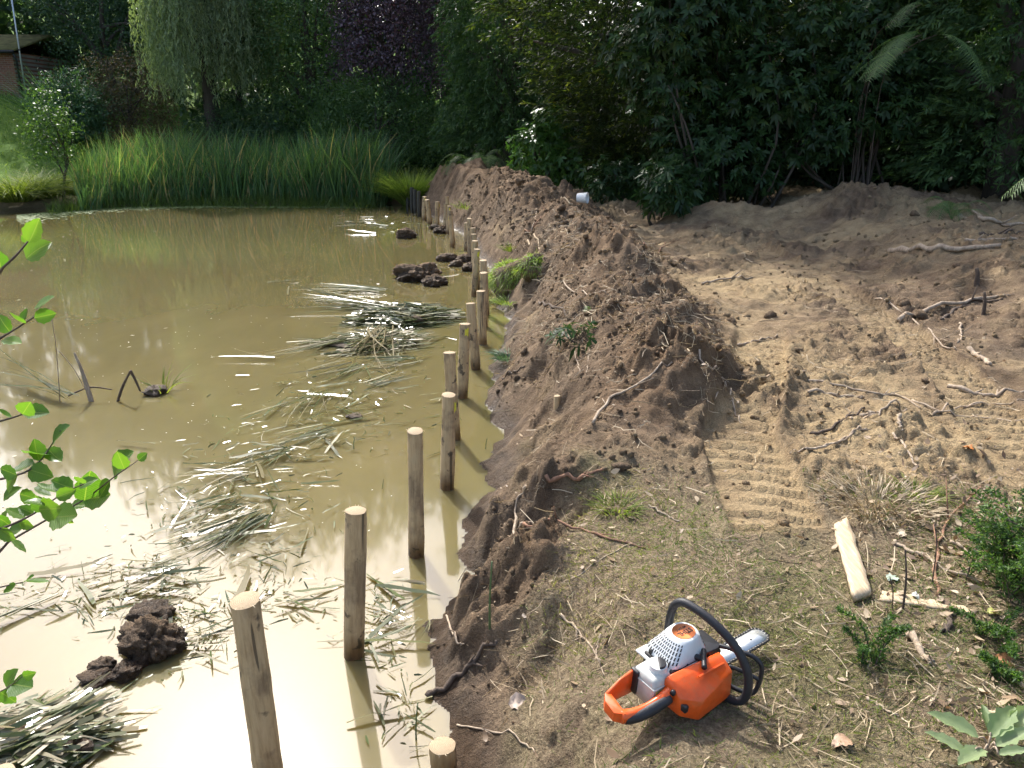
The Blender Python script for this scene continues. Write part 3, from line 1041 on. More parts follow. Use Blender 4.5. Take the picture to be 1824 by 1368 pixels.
whorl_shrub('laurel_bush', 'low leafy shrub in front of the cypress by the white bucket', (wx(1120, 16.4), 16.4),
            [(-.2, 0, .45, .7, .4, .5), (.7, -.3, .5, .7, .4, .6)], 800, 404, .12, .04, 'rhodo', k=6, low=.05)
whorl_shrub('rhododendron', 'small rhododendron shoot growing low beside the tall rhododendron', (wx(1195, 13.3), 13.3),
            [(0, 0, .5, .42, .35, .5)], 240, 405, .14, .045, 'rhodo', k=7, low=.05)
fern('fern_clump', 'pale fern clump beside the dense green conifer', (wx(850, 21.5), 21.5, gz(wx(850, 21.5), 21.5) + .05), 16, 1.2, 411, up=1.3)
fern('fern_clump', 'fern growing on the soil hump under the black conifer', (*at_y(1690, 420, 11.6)[:2], gz(*at_y(1690, 420, 11.6)[:2])), 13, .62, 412, up=1.3)
def rooted_fern(label, px, py, y, n, L, seed, aim, up, back=(.2, 2.0), spread=1.0, rad=.007, drop=.45):
    p = at_y(px, py, y)
    f = fern('bracken', label, p, n, L, seed, aim=aim, spread=spread, up=up, drop=drop)
    g = (p[0] + back[0], p[1] + back[1])
    V, F = tube(smooth_path([(0, 0, 0), (back[0] * .4, back[1] * .5, -.1), (back[0], back[1], -.5), (back[0], back[1], gz(*g) - p[2] - .05)], 14), np.linspace(rad * .6, rad, 14), 6)
    obj('stalk', mesh_np('stalk', V, F, M['stick_dark'], True), f)


rooted_fern('long bracken fronds arching outward high against the dark trees', 1640, 62, 12.2, 4, 1.3, 413, R(195), .25, spread=.7)
rooted_fern('short bracken frond below the long arching ones', 1625, 88, 12.2, 4, 1.0, 414, R(205), .2)
rooted_fern('broad bracken frond hanging down beside the black conifer', 1668, 62, 12.1, 3, .95, 416, R(-60), .12, spread=.6, drop=.6)
rooted_fern('bracken frond cut by the top edge of the picture', 1640, 8, 12.3, 2, .8, 417, R(205), .2)
rooted_fern('bright sunlit fern tip entering at the picture edge', 1945, 285, 4.6, 2, .42, 415, R(172), .3, (.1, .1), .25, .005)
# far bank
x0 = wx(120, 30)
tree('bluish_shrub', 'blue green shrub in front of the brick building corner', (wx(125, 29), 29), 2.6, (1.25, .9, 1.3), 'blue_shrub', .10, 7000, 501, 'shrub', crown_z=.55, clump=.35, per_clump=22, trunk_r=.06)
tuft('bamboo', 'arching pale bamboo above the blue green shrub', (wx(132, 30.4), 30.4, gz(wx(132, 30.4), 30.4)), 420, 2.9, .06, 502, 'blue_shrub', .5, .3, 'bamboo')
tree('brown_bush', 'reddish brown bush under the willow on the building side', (wx(235, 30.5), 30.5), 3.4, (1.7, 1.0, 1.7), 'brown_bush', .09, 9000, 503, 'shrub', crown_z=.5, clump=.45, per_clump=24, trunk_r=.07)
tuft('heather_bush', 'brown twiggy bush rising behind the reeds', (wx(300, 27.6), 27.6, gz(wx(300, 27.6), 27.6)), 1500, 2.1, .02, 504, 'brown_bush', .9, .25, 'shrub')
tree('alder_shrub', 'young leafy tree at the pond edge beside the lawn', (wx(108, 23.2, 340), 23.2), 3.0, (.75, .6, 1.15), 'alder', .085, 2600, 505, 'tree', crown_z=.6, clump=.32, per_clump=14, trunk_r=.05, shell=.3)
tree('evergreen_bush', 'dark rounded bush below the willow and above the reeds', (wx(430, 28.6), 28.6), 2.4, (1.9, .9, 1.2), 'dark_tree', .08, 9000, 506, 'shrub', crown_z=.5, clump=.4, per_clump=24, trunk_r=.07)
for k, (px, py, L, lab) in enumerate(((8, 372, 1.3, 'arching sedge clump at the pond edge, cut by the picture edge'), (45, 366, 1.25, 'arching sedge clump between the picture edge and the young leafy tree'), (85, 358, 1.0, 'smaller sedge clump at the foot of the young leafy tree'))):
    p = at_z(px, py, .1)
    p[1] += .6
    tuft('sedge_clump', lab, (p[0], p[1], max(gz(p[0], p[1]), 0)), 600, L, .022, 510 + k, 'sedge', .4, .9, group='sedges on the lawn side bank')
p = at_z(728, 352, .15)
p[1] = 23.4
p[0] = wx(728, 23.4)
tuft('golden_grass', 'rounded yellow green grass clump behind the dark posts', (p[0], p[1], max(gz(p[0], p[1]), 0)), 2200, 1.4, .016, 520, 'sod', .25, .5)


def reeds():
    r = np.random.default_rng(66)
    n = 6500
    px = 120 + 572 * r.random(n)
    dep = r.random(n) ** 1.3
    y = lerp(SHORE, np.array([wx(q, 24) for q in px])) + .15 + 3.6 * dep
    x = np.array([wx(q, yy) for q, yy in zip(px, y)])
    z = np.maximum(terrain(x, y)['z'], -.1)
    thin = 1 - .35 * sst(640, 720, px)
    L = (1.15 + .85 * r.random(n) ** 1.3 + .35 * fbm(x * .9, y * .9, 3, 3)) * (1 - .22 * (dep < .1)) * thin * (1 - .35 * sst(210, 120, px))
    lean = r.normal(size=(n, 3)) * .14
    d = np.array([0.03, 0, 1]) + lean
    b = np.stack([r.normal(size=n) * .22 + .04, r.normal(size=n) * .16, -.16 * r.random(n) ** 2], 1)
    s = rand_dirs(n, r) * np.array([1, 1, .05])
    V, F = ribbons(np.stack([x, y, z], 1), d, s, b, L, .024 + .016 * r.random(n), [.9, 1, .9, .65, .05])
    rn = np.clip(.45 + .22 * r.normal(size=n) + .25 * (px < 330), 0, .97)
    rn[r.random(n) < .08] = 1
    o = obj('reed_bed', mesh_np('reed_bed', V, F, M['reed'], False, {'rnd': per(rn, 10)}))
    tag(o, 'dense bed of tall green reeds along the far bank', 'reeds', kind='stuff')
    # low grass and duckweed along the waterline
    n = 5200
    px = 60 + 620 * r.random(n)
    y = lerp(SHORE, np.array([wx(q, 23) for q in px])) + .55 * r.normal(size=n) * .5 + .1
    x = np.array([wx(q, yy) for q, yy in zip(px, y)])
    z = np.maximum(terrain(x, y)['z'], 0)
    d = np.array([0, 0, 1]) + .5 * r.normal(size=(n, 3))
    V, F = ribbons(np.stack([x, y, z], 1), d, rand_dirs(n, r), r.normal(size=(n, 3)) * .2, .16 + .22 * r.random(n), .02, [1, .8, .05])
    o = obj('bank_grass', mesh_np('bank_grass', V, F, M['grass'], False, {'rnd': per(r.random(n) * .6, 6)}))
    tag(o, 'bright short grass at the foot of the far reeds', 'grass', kind='stuff')
    n = 4500
    px = 0 + 690 * r.random(n)
    sh = lerp(SHORE, np.array([wx(q, 22.5) for q in px]))
    y = sh - np.abs(r.normal(size=n)) * np.interp(px, [0, 160, 420, 690], [.9, .5, .22, .12])
    x = np.array([wx(q, yy) for q, yy in zip(px, y)])
    V, F = diamonds(np.stack([x, y, .006 + .004 * r.random(n)], 1), rand_dirs(n, r) * np.array([1, 1, 0.02]), np.tile([0, 0, 1.0], (n, 1)), .10 * (.5 + r.random(n)), .08, 0)
    o = obj('duckweed', mesh_np('duckweed', V, F, M['weed'], False, {'rnd': per(r.random(n), 4)}))
    tag(o, 'pale duckweed fringe floating along the far bank', 'duckweed', kind='stuff')


reeds()


def building():
    c = at_y(40, 200, 33.0)
    gx_, gy_ = c[0], 33.0
    gz_ = gz(gx_, gy_)
    top = at_y(30, 92, 33.0)[2]
    root = empty('brick_building', (gx_, gy_, gz_ - .3))
    tag(root, 'red brick outbuilding with mossy roof at the edge of the lawn', 'building')
    h = top - gz_ + .3

    def box(name, a, b, mat, par):
        bm = bmesh.new()
        bmesh.ops.create_cube(bm, size=1)
        for v in bm.verts:
            v.co = Vector([a[i] + (v.co[i] + .5) * (b[i] - a[i]) for i in range(3)])
        me = bpy.data.meshes.new(name)
        bm.to_mesh(me)
        me.materials.append(mat)
        return obj(name, me, par)
    box('wall', (-6, 0, 0), (0, 5, h), M['brick'], root)
    moss = plain('mossy_tiles', (.13, .12, .04), .9, var=.5, scale=3, bump=.5)
    V = np.array([(-6.2, -.25, h + .003), (.25, -.25, h + .003), (.25, 2.5, h + .75), (-6.2, 2.5, h + .75), (.25, 5.25, h + .003), (-6.2, 5.25, h + .003),
                  (-6.2, -.25, h + .09), (.25, -.25, h + .09), (.25, 2.5, h + .85), (-6.2, 2.5, h + .85), (.25, 5.25, h + .09), (-6.2, 5.25, h + .09)])
    F = [(0, 1, 2, 3), (3, 2, 4, 5), (6, 9, 8, 7), (9, 11, 10, 8), (0, 6, 7, 1), (5, 4, 10, 11), (1, 7, 8, 2), (2, 8, 10, 4), (0, 3, 9, 6), (3, 5, 11, 9)]
    obj('roof', mesh_np('roof', V, F, moss), root)
    gut = plain('black_gutter', (.02, .02, .02), .5)
    V, F = tube([(-6.2, -.3, h - .02), (.25, -.3, h - .02)], .06, 8)
    obj('gutter', mesh_np('gutter', V, F, gut, True), root)
    V, F = tube([(.16, -.2, h - .08), (.16, -.06, h - .3), (.16, -.06, 0)], .04, 8)
    obj('downpipe', mesh_np('downpipe', V, F, gut, True), root)
    a, b = at_y(36, 112, 32.6), at_y(12, -60, 32.6)
    pr = empty('metal_pole', (a[0], a[1], gz(a[0], a[1])))
    tag(pr, 'thin pale metal pole beside the brick building corner', 'pole')
    V, F = tube([(0, 0, 0), (b[0] - a[0], 0, b[2] - gz(a[0], a[1]))], .03, 8)
    obj('pole', mesh_np('pole', V, F, plain('galvanised', (.55, .58, .6), .4, .6), True), pr)
    V, F = tube([((b[0] - a[0]) * .4, 0, (b[2] - gz(a[0], a[1])) * .4 - .03), ((b[0] - a[0]) * .4, 0, (b[2] - gz(a[0], a[1])) * .4 + .03)], .05, 8)
    obj('clamp', mesh_np('clamp', V, F, gut, True), pr)


building()

# ------------------------------------------------------------------ posts
POSTS = [  # top px, bottom px (None: hidden), radius, weathered
    ((431, 1068), None, .047, 0, .80), ((630, 911), (634, 1166), .043, 0, None), ((741, 769), (739, 987), .042, 0, None), ((797, 703), (795, 868), .043, 0, None),
    ((803, 628), None, .043, 0, .66), ((828, 577), (826, 707), .044, 0, None), ((840, 540), (847, 657), .045, 0, None), ((858, 518), (861, 613), .044, 0, None),
    ((860, 486), None, .043, 0, .62), ((862, 464), None, .043, 0, .66), ((851, 444), (845, 527), .042, 0, None), ((847, 429), None, .042, 0, .66), ((843.5, 417), None, .042, 0, .66),
    ((841.5, 406), None, .042, 0, .66), ((831, 397), (831, 446), .043, 0, None), ((836, 389), None, .042, 0, .70), ((802, 382), (808, 433), .044, 0, None), ((802, 375), None, .042, 0, .68),
    ((800, 367), (797, 417), .042, 0, None), ((793, 363.5), (792.5, 408), .044, 0, None), ((797, 350), None, .044, 0, .62), ((779.5, 359), (779.5, 405), .05, 0, None), ((761.5, 355.5), (766, 400), .052, 0, None), ((755, 350.5), (755.5, 392), .05, 0, None),
    ((747, 340.5), (747, 386), .055, 1, None), ((739.5, 337.5), (739.5, 379), .055, 1, None), ((734, 334), (734, 377), .055, 1, None), ((727, 330.5), (727, 369), .055, 1, None), ((721, 327.5), (721, 364), .055, 1, None)]
ORD = ['nearest', 'second', 'third', 'fourth', 'fifth', 'sixth', 'seventh', 'eighth', 'ninth', 'tenth', 'eleventh', 'twelfth', 'thirteenth', 'fourteenth', 'fifteenth', 'sixteenth', 'seventeenth',
       'eighteenth', 'nineteenth', 'twentieth', 'twenty-first', 'twenty-second', 'twenty-third', 'twenty-fourth']


def make_post(foot, top, rad, old, label, group, seed, paint):
    r = np.random.default_rng(seed)
    foot, top = np.asarray(foot, float), np.asarray(top, float)
    ax = top - foot
    Lh = np.linalg.norm(ax)
    q = Vector(ax / Lh).to_track_quat('Z', 'Y')
    below = .45
    nz, ns = 22, 22
    zz = np.linspace(-below, Lh, nz)
    ang = np.arange(ns) / ns * 2 * math.pi
    V = []
    ph = r.random(4) * 6.28
    for j, z in enumerate(zz):
        rr = rad * (1 + .03 * math.sin(z * 7 + ph[0]) + .022 * math.sin(z * 15 + ph[1])) * (1.02 - .04 * (z / Lh))
        sh = 1 + .035 * np.cos(2 * ang + ph[2] + z * 2) + .02 * np.cos(5 * ang + ph[3]) + .012 * r.normal(size=ns)
        cx, cy = rad * .22 * math.sin(z * 3.1 + ph[1]), rad * .22 * math.sin(z * 2.6 + ph[2])
        if j == 0:
            c0 = (cx, cy)
        V.append(np.stack([cx + np.cos(ang) * rr * sh, cy + np.sin(ang) * rr * sh, np.full(ns, z)], 1))
    tilt = .10 * r.normal()
    V[-1][:, 2] += (V[-1][:, 0] * tilt)
    ring = V[-1].copy()
    V = np.concatenate(V)
    F = [(j * ns + k, j * ns + (k + 1) % ns, (j + 1) * ns + (k + 1) % ns, (j + 1) * ns + k) for j in range(nz - 1) for k in range(ns)]
    F.append(tuple(range(ns - 1, -1, -1)))
    root = empty('wooden_post', tuple(foot))
    root.rotation_euler = q.to_euler()
    tag(root, label, 'post', group)
    obj('shaft', mesh_np('shaft', V, F, M['post_old'] if old else M['post'], True), root)
    c = ring.mean(0)
    lip = ring * .975 + c * .025 + np.array([0, 0, .0006])
    V2 = np.concatenate([ring, lip, c[None] + [0, 0, .0008]])
    F2 = [(k, (k + 1) % ns, ns + (k + 1) % ns, ns + k) for k in range(ns)] + [(ns + k, ns + (k + 1) % ns, 2 * ns) for k in range(ns)]
    V2 = V2 - c
    ce = obj('cut_end', mesh_np('cut_end', V2, F2, M['post_old'] if old else M['cut']), root)
    ce.location = c
    if not old:     # fibres torn by the saw
        nb = 14
        a = r.random(nb) * 6.28
        P = np.stack([np.cos(a) * rad * .97, np.sin(a) * rad * .97, np.full(nb, .001)], 1)
        V3, F3 = ribbons(P, np.stack([np.cos(a), np.sin(a), r.normal(size=nb) * .8], 1), np.stack([-np.sin(a), np.cos(a), 0 * a], 1), r.normal(size=(nb, 3)) * .2, rad * (.1 + .25 * r.random(nb)), .003, [1, .7, .1])
        obj('splinters', mesh_np('splinters', V3, F3, M['straw'], False, {'rnd': np.full(len(V3), .95)}), ce)['kind'] = 'stuff'
    if paint:       # dab of yellow on the side towards the water
        a0, zc = paint
        aa = np.linspace(a0 - .33, a0 + .33, 7)
        zz2 = np.linspace(Lh - zc - .03, Lh - zc + .03, 5)
        V4 = np.array([(rad * .22 * math.sin(z * 3.1 + ph[1]) + math.cos(a) * rad * 1.09, rad * .22 * math.sin(z * 2.6 + ph[2]) + math.sin(a) * rad * 1.09, z + .008 * math.sin(a * 9 + z * 60)) for z in zz2 for a in aa])
        F4 = [(j * 7 + k, j * 7 + k + 1, (j + 1) * 7 + k + 1, (j + 1) * 7 + k) for j in range(4) for k in range(6)]
        obj('yellow_mark', mesh_np('yellow_mark', V4, F4, M['yellow'], True), root)
    return root


for k, (tp, bt, rad, old, hh) in enumerate(POSTS):
    if bt is not None:
        foot = at_z(*bt, 0.0)
        y = foot[1]
        top = at_y(*tp, y)
    else:
        top = at_z(*tp, hh)
        foot = np.array([top[0] + (.012 if k else .03), top[1], 0])
    if old:
        n_old = 28 - k
        lab = ['dark weathered post at the far end of the row', 'dark weathered post next to the far end post', 'dark weathered post in the middle of the five old ones',
               'dark weathered post second from the new pale posts', 'dark weathered post next to the new pale posts'][n_old]
        make_post(foot, top, rad * .9, 1, lab, 'old dark posts at the far end', 900 + k, None)
    else:
        lab = 'pale peeled wooden post, ' + ORD[k] + ' standing post from the camera in the row' if k else 'tallest looking peeled post, nearest of the row standing in bright glare'
        make_post(foot, top, rad, 0, lab, 'new peeled posts along the bank', 900 + k, (R(200 + (k * 37) % 60), .06 + .05 * ((k * 7) % 5) / 5) if k not in (0, 1, 2) else None)
top = at_z(789, 1330, .14)
make_post((top[0], top[1], 0), top, .044, 0, 'short peeled post stub at the bottom edge beside the bank', 'new peeled posts along the bank', 960, None)
top = at_z(8, 1372, .12)
make_post((top[0], top[1], 0), top, .044, 0, 'post stub cut by the bottom corner beside the reed heap', 'new peeled posts along the bank', 961, None)
# stake sawn off in the heap
sp = on_ground(993, 716)
make_post((sp[0], sp[1], sp[2] - .12), (sp[0], sp[1], sp[2] + .045), .022, 0, 'small sawn stake sticking out of the soil heap', None, 962, None)
# ------------------------------------------------------------------ woodland that closes the view
def leaf_mass(name, label, P, size, seed, tone=.7, mat='dark_tree'):
    r = np.random.default_rng(seed)
    n = len(P)
    V, F = diamonds(P, rand_dirs(n, r) + np.array([0, 0, -.4]), rand_dirs(n, r), size * (.6 + .8 * r.random(n)), size * .7, .1)
    tn = np.clip(.5 + .6 * fbm(P[:, 0] * .9 + P[:, 1] * .5, P[:, 2] * 1.1, 3, seed), 0, 1)
    o = obj(name, mesh_np(name, V, F, M[mat], False, {'rnd': per(np.clip(tone * (.6 * tn + .4 * r.random(n)), 0, 1), 4)}))
    tag(o, label, name.replace('_', ' '), kind='stuff')


def woodland():
    r = np.random.default_rng(1234)
    n = 62000
    a = R(-80) + R(172) * r.random(n)
    q = 46 + 6 * r.random(n) - 24 * sst(R(10), R(75), a)
    x, y = np.sin(a) * q, np.cos(a) * q * .98
    top = np.interp(a, [R(-80), R(-32), R(-25), R(5), R(40), R(92)], [13, 13, 21, 21, 15, 15]) + 3 * fbm(x * .16, y * .16, 3, 8)
    z = top * r.random(n) ** 1.35
    leaf_mass('woodland', 'dark mass of woodland closing the view behind all trees', np.stack([x, y, z + .3], 1), .62, 1, .6)
    # low growth between the trunks, far bank and slope behind the track
    n = 52000
    a = R(-50) + R(100) * r.random(n)
    q = np.interp(a, [R(-50), R(-25), R(-5), R(2), R(12), R(20), R(50)], [33, 31.5, 29.5, 25, 20.5, 17.2, 17.5]) + 3.5 * r.random(n) ** 1.5
    x, y = np.sin(a) * q, np.cos(a) * q
    hgt = 2.3 + 1.2 * fbm(x * .55, y * .55, 3, 18)
    z = terrain(x, y)['z'] + hgt * r.random(n) * np.clip(1 - .35 * fbm(x * 1.3, y * 1.3, 2, 12), .2, 1)
    k = ~((x < -11.5) & (y < 33))
    leaf_mass('undergrowth', 'dark tangled undergrowth between the tree trunks', np.stack([x, y, z], 1)[k], .17, 2, .8)


woodland()


# ------------------------------------------------------------------ mud clods and heaps in the water
def ico_lump(sub, seed, rough=.35, flat=.7):
    bm = bmesh.new()
    bmesh.ops.create_icosphere(bm, subdivisions=sub, radius=1)
    V = np.array([v.co[:] for v in bm.verts])
    F = np.array([[v.index for v in f.verts] for f in bm.faces])
    bm.free()
    s = seed * 7.31
    d = fbm(V[:, 0] * 1.6 + s, V[:, 1] * 1.6 + V[:, 2] * 1.3, 3, seed) * rough
    d = d + rough * .8 * np.abs(fbm(V[:, 0] * 4.5 + s, V[:, 1] * 4.5 - V[:, 2] * 3.7, 3, seed + 3)) + rough * .45 * fbm(V[:, 0] * 13 + V[:, 2] * 9, V[:, 1] * 13 + s, 3, seed + 5)
    V = V * (1 + d)[:, None]
    V[:, 2] *= flat
    return V, F


CLODS = [(264, 1168, .115, .8, 'largest dark mud clod lying in the glare beside the nearest posts'), (262, 1108, .085, .55, 'twiggy mud clod just behind the largest clod in the glare'),
         (222, 1208, .05, .7, 'small mud clod touching the largest clod on its near side'), (180, 1196, .042, .8, 'round mud clod beside the ragged one in the glare'), (166, 1216, .06, .35, 'flat ragged mud clod farthest out in the glare'),
         (724, 424, .17, .75, 'rounded mud clod alone in the water near the far posts'), (742, 498, .30, .5, 'broad heap of dark mud beside the cut reeds'), (775, 508, .16, .55, 'mud clod on the post side of the broad mud heap'),
         (796, 465, .14, .6, 'wet rounded mud lump at the water edge between the posts'), (812, 474, .10, .6, 'smaller wet mud lump next to the rounded one by the posts'), (827, 466, .13, .6, 'muddy lump against the bank behind the posts'),
         (788, 415, .16, .6, 'mud lump at the foot of the middle posts'), (775, 408, .11, .6, 'small mud lump beside the far pale posts'), (838, 482, .12, .6, 'mud lump between the posts and the soil heap'), (630, 745, .05, .4, 'small dark mud scrap floating among reed stalks'),
         (650, 338, .42, .45, 'clump of mud and roots at the far reed bank')]
for k, (px, py, rad, fl, lab) in enumerate(CLODS):
    V, F = ico_lump(5 if rad > .1 else 4, 40 + k, .26, fl)
    p = at_z(px, py, 0)
    m = len(V)
    o = obj('mud_clod', mesh_np('mud_clod', V * rad, F, M['mud'], False, {'fresh': np.full(m, .1), 'grass': np.zeros(m), 'sand': np.zeros(m), 'lawn': np.zeros(m)}))
    o.location = (p[0], p[1] + rad * .4, rad * fl * .38)
    tag(o, lab, 'mud clod', 'mud clods in the pond')


def reed_fan(name, label, base, tip, n, W, spread, seed, mat='float_reed', lift=.06, rlo=.1, rhi=.6, curve=.15, cat='cut reeds', group=None, z0=.02):
    """bundle of cut blades lying from base towards tip (points on the water)"""
    r = np.random.default_rng(seed)
    base, tip = np.asarray(base, float), np.asarray(tip, float)
    ax = tip - base
    L = np.linalg.norm(ax)
    root = empty(name, (base[0], base[1], base[2]))
    tag(root, label, cat, group)
    sd = unit(np.cross(ax, [0, 0, 1.0]))
    P = sd[None] * (r.normal(size=n) * spread * .25)[:, None] + np.array([0, 0, z0]) + ax[None] * (.12 * r.random(n))[:, None]
    P[:, 2] += lift * .3 * r.random(n)
    d = unit(ax[None] + sd[None] * (r.normal(size=n) * spread * .55)[:, None] + np.array([0, 0, 1.0]) * (lift * (r.random(n)))[:, None] * 2)
    b = sd[None] * (curve * r.normal(size=n))[:, None] + np.array([0, 0, -1.0]) * (lift * 1.2 * r.random(n))[:, None]
    s = np.cross(d, np.array([0, 0, 1.0])) + np.array([0, 0, .6]) * r.normal(size=(n, 1))
    LL = L * (.55 + .55 * r.random(n))
    V, F = ribbons(P, d, s, b, LL, W * .62 * (.6 + .8 * r.random(n)), [.8, 1, .9, .6, .08])
    V[:, 2] = np.maximum(V[:, 2], .006 - base[2])
    leaf_obj('blades', V, F, .85 * (rlo + (rhi - rlo) * r.random(n)), 10, M[mat], root)
    return root


def reed_heap(name, label, px, py, rx, ry, h, n, L, W, seed, rlo, rhi, th0=.3):
    r = np.random.default_rng(seed)
    p = at_z(px, py, 0)
    root = empty(name, (p[0], p[1], 0))
    tag(root, label, 'reed heap')
    V, F = ico_lump(4, seed, .3, 1)
    V = V * np.array([rx * .8, ry * .8, h * .7])
    m = len(V)
    obj('mud_base', mesh_np('mud_base', V, F, M['mud'], False, {'fresh': np.full(m, .1), 'grass': np.zeros(m), 'sand': np.zeros(m), 'lawn': np.zeros(m)}), root)
    nc = 16
    ca, cq = r.random(nc) * 6.28, np.sqrt(r.random(nc)) * 1.1
    ang = th0 + .55 * r.normal(size=nc)
    ci = r.integers(nc, size=n)
    cxy = np.stack([np.cos(ca) * cq * rx, np.sin(ca) * cq * ry], 1)
    xy = cxy[ci] + r.normal(size=(n, 2)) * np.array([rx, ry]) * .16
    q2 = (xy[:, 0] / rx) ** 2 + (xy[:, 1] / ry) ** 2
    zt = h * np.maximum(1 - .8 * q2, 0)
    P = np.stack([xy[:, 0], xy[:, 1], zt + .012 + .05 * h * r.normal(size=n) ** 2], 1)
    th = ang[ci] + .22 * r.normal(size=n) + np.where(r.random(n) < .4, math.pi, 0)
    d = np.stack([np.cos(th), np.sin(th), .05 * r.normal(size=n)], 1)
    s = np.cross(d, np.array([0, 0, 1.0])) + np.array([0, 0, .5]) * r.normal(size=(n, 1))
    LL = L * (.4 + .9 * r.random(n))
    P = P - unit(d) * (LL * .5)[:, None]
    P[:, 2] -= .25 * h * r.random(n)
    V, F = ribbons(P, d, s, np.stack([r.normal(size=n) * .18, r.normal(size=n) * .18, -.25 * r.random(n)], 1), LL, W * (.5 + r.random(n)), [.8, 1, .95, .7, .2])
    V[:, 2] = np.maximum(V[:, 2], .008)
    leaf_obj('reed_stalks', V, F, rlo + (rhi - rlo) * r.random(n), 10, M['float_reed'], root)['kind'] = 'stuff'
    return root


reed_heap('reed_heap', 'heap of cut reed stalks and mud at the bottom corner', 62, 1330, .24, .17, .10, 1100, .24, .015, 71, .3, .85, .5)
reed_heap('reed_heap', 'heap of green cut reeds and mud beside the middle posts', 722, 568, .46, .42, .13, 1600, .5, .018, 72, .1, .7, .2)
reed_heap('reed_heap', 'low tangle of wilted reeds on the water in front of the green heap', 668, 612, .5, .32, .06, 1500, .5, .013, 73, .3, .85, .35)
reed_heap('reed_heap', 'ragged heap of cut leaves and roots at the far reed bank', 655, 348, .7, .35, .25, 260, .7, .04, 74, .3, .9)
w = lambda px, py, z=.01: at_z(px, py, z)
FANS = [((705, 552), (530, 540), 46, .022, .30, 'fan of green reed leaves trailing outward from the green heap', .06, .2, .5), ((690, 520), (560, 515), 26, .02, .35, 'upper fan of reed leaves beside the broad mud heap', .05, .3, .8),
        ((674, 586), (672, 655), 24, .022, .22, 'pale bleached bundle of reed leaves hanging off the wilted tangle', .10, .8, 1.0), ((474, 918), (318, 1010), 34, .011, .28, 'dark green bundle of reed leaves pointing into the glare', .05, .0, .35),
        ((462, 900), (300, 985), 14, .009, .3, 'pale thin reed bundle behind the dark green one', .03, .6, 1), ((590, 700), (510, 760), 18, .014, .6, 'splayed reed leaves floating between the tangle and the stalks', .08, .3, .9),
        ((655, 690), (735, 672), 18, .014, .6, 'splayed green reed leaves floating nearer the posts', .06, .2, .8), ((640, 600), (480, 640), 22, .016, .12, 'long stalks trailing away from the wilted tangle', .03, .5, 1.0),
        ((500, 640), (400, 636), 7, .014, .1, 'few pale stalks drifting farthest out from the tangle', .02, .7, 1), ((450, 840), (310, 860), 16, .010, .5, 'loose pale stalks floating across open water', .03, .6, 1),
        ((105, 1062), (-60, 1135), 7, .020, .08, 'thick brown reed stem lying in the corner of the glare', .01, .35, .75), ((140, 722), (-30, 668), 12, .018, .10, 'green reed shoot bent over the water at the picture edge', .16, .1, .45),
        ((760, 1046), (700, 1040), 7, .014, .15, 'pale reed stems jutting from the muddy bank', .03, .7, 1), ((735, 1112), (690, 1090), 10, .008, .6, 'short pale stalks scattered beside the second post', .03, .7, 1.0),
        ((745, 640), (650, 655), 20, .018, .5, 'flattened reed leaves below the green heap', .03, .2, .7), ((640, 650), (560, 690), 20, .016, .5, 'flattened reed leaves drifting below the wilted tangle', .03, .2, .8),
        ((600, 765), (470, 800), 22, .014, .4, 'matted reed leaves between the splayed ones and open water', .03, .25, .8), ((520, 800), (400, 850), 20, .013, .4, 'matted reed leaves farther along the drifting trail', .03, .25, .85),
        ((430, 885), (330, 935), 18, .012, .45, 'matted reed leaves just behind the thin pale bundle', .03, .25, .85), ((330, 1000), (200, 1040), 18, .010, .4, 'matted reed leaves at the edge of the glare', .03, .3, .85),
        ((760, 1105), (720, 1150), 10, .008, .6, 'short pale stalks floating at the toe of the muddy bank', .03, .6, 1.0)]
for k, (a, b, n, W, sp, lab, lf, lo, hi) in enumerate(FANS):
    reed_fan('cut_reed_bundle', lab, w(*a), w(*b), n, W, sp * np.linalg.norm(w(*a) - w(*b)), 700 + k, lift=lf * np.linalg.norm(w(*a) - w(*b)), rlo=lo, rhi=hi, group='bundles of cut reed on the pond')


def stalk(name, label, pts, rad, mat, cat='reed stalk', group=None, seg=6, n=14):
    pts = smooth_path(np.asarray(pts, float), n)
    o0 = pts[0].copy()
    V, F = tube(pts - o0, np.linspace(rad, rad * .6, n), seg)
    o = obj(name, mesh_np(name, V, F, M[mat], True))
    o.location = o0
    tag(o, label, cat, group)
    return o


BZ = at_z(165, 715, 0)[1]
for pts, rad, mt, lab in (([(168, 722), (150, 670), (132, 628)], .016, 'stick', 'pale broken reed stalk standing out of the water'), ([(163, 722), (146, 665), (138, 640)], .011, 'stick', 'second pale stalk beside the broken standing one'),
                          ([(203, 722), (218, 690), (233, 660)], .014, 'stick_dark', 'dark bent stalk leaning over open water'), ([(232, 660), (240, 675), (250, 697)], .013, 'stick_dark', 'dark snapped stalk meeting the leaning one'),
                          ([(120, 695), (160, 690), (200, 694)], .008, 'stick_dark', 'thin dark stalk lying between the broken stalks'), ([(105, 625), (130, 655), (150, 690)], .005, 'stick', 'thin pale stem arching beside the broken stalk'),
                          ([(105, 705), (100, 620), (92, 565)], .004, 'stick', 'hair thin pale stem rising from the water')):
    stalk('reed_stalk', lab, [at_y(a, b, BZ + .02 * i) - (np.array([0, 0, .05]) if i == 0 and b > 690 else 0) for i, (a, b) in enumerate(pts)], rad, mt)
b0 = at_z(275, 697, .02)
V, F = ico_lump(3, 5, .4, .5)
m = len(V)
o = obj('mud_clod', mesh_np('mud_clod', V * .08, F, M['mud'], False, {'fresh': np.full(m, .1), 'grass': np.zeros(m), 'sand': np.zeros(m), 'lawn': np.zeros(m)}))
o.location = b0
tag(o, 'tiny mud clod with green sprouts beside the bent stalks', 'mud clod', 'mud clods in the pond')
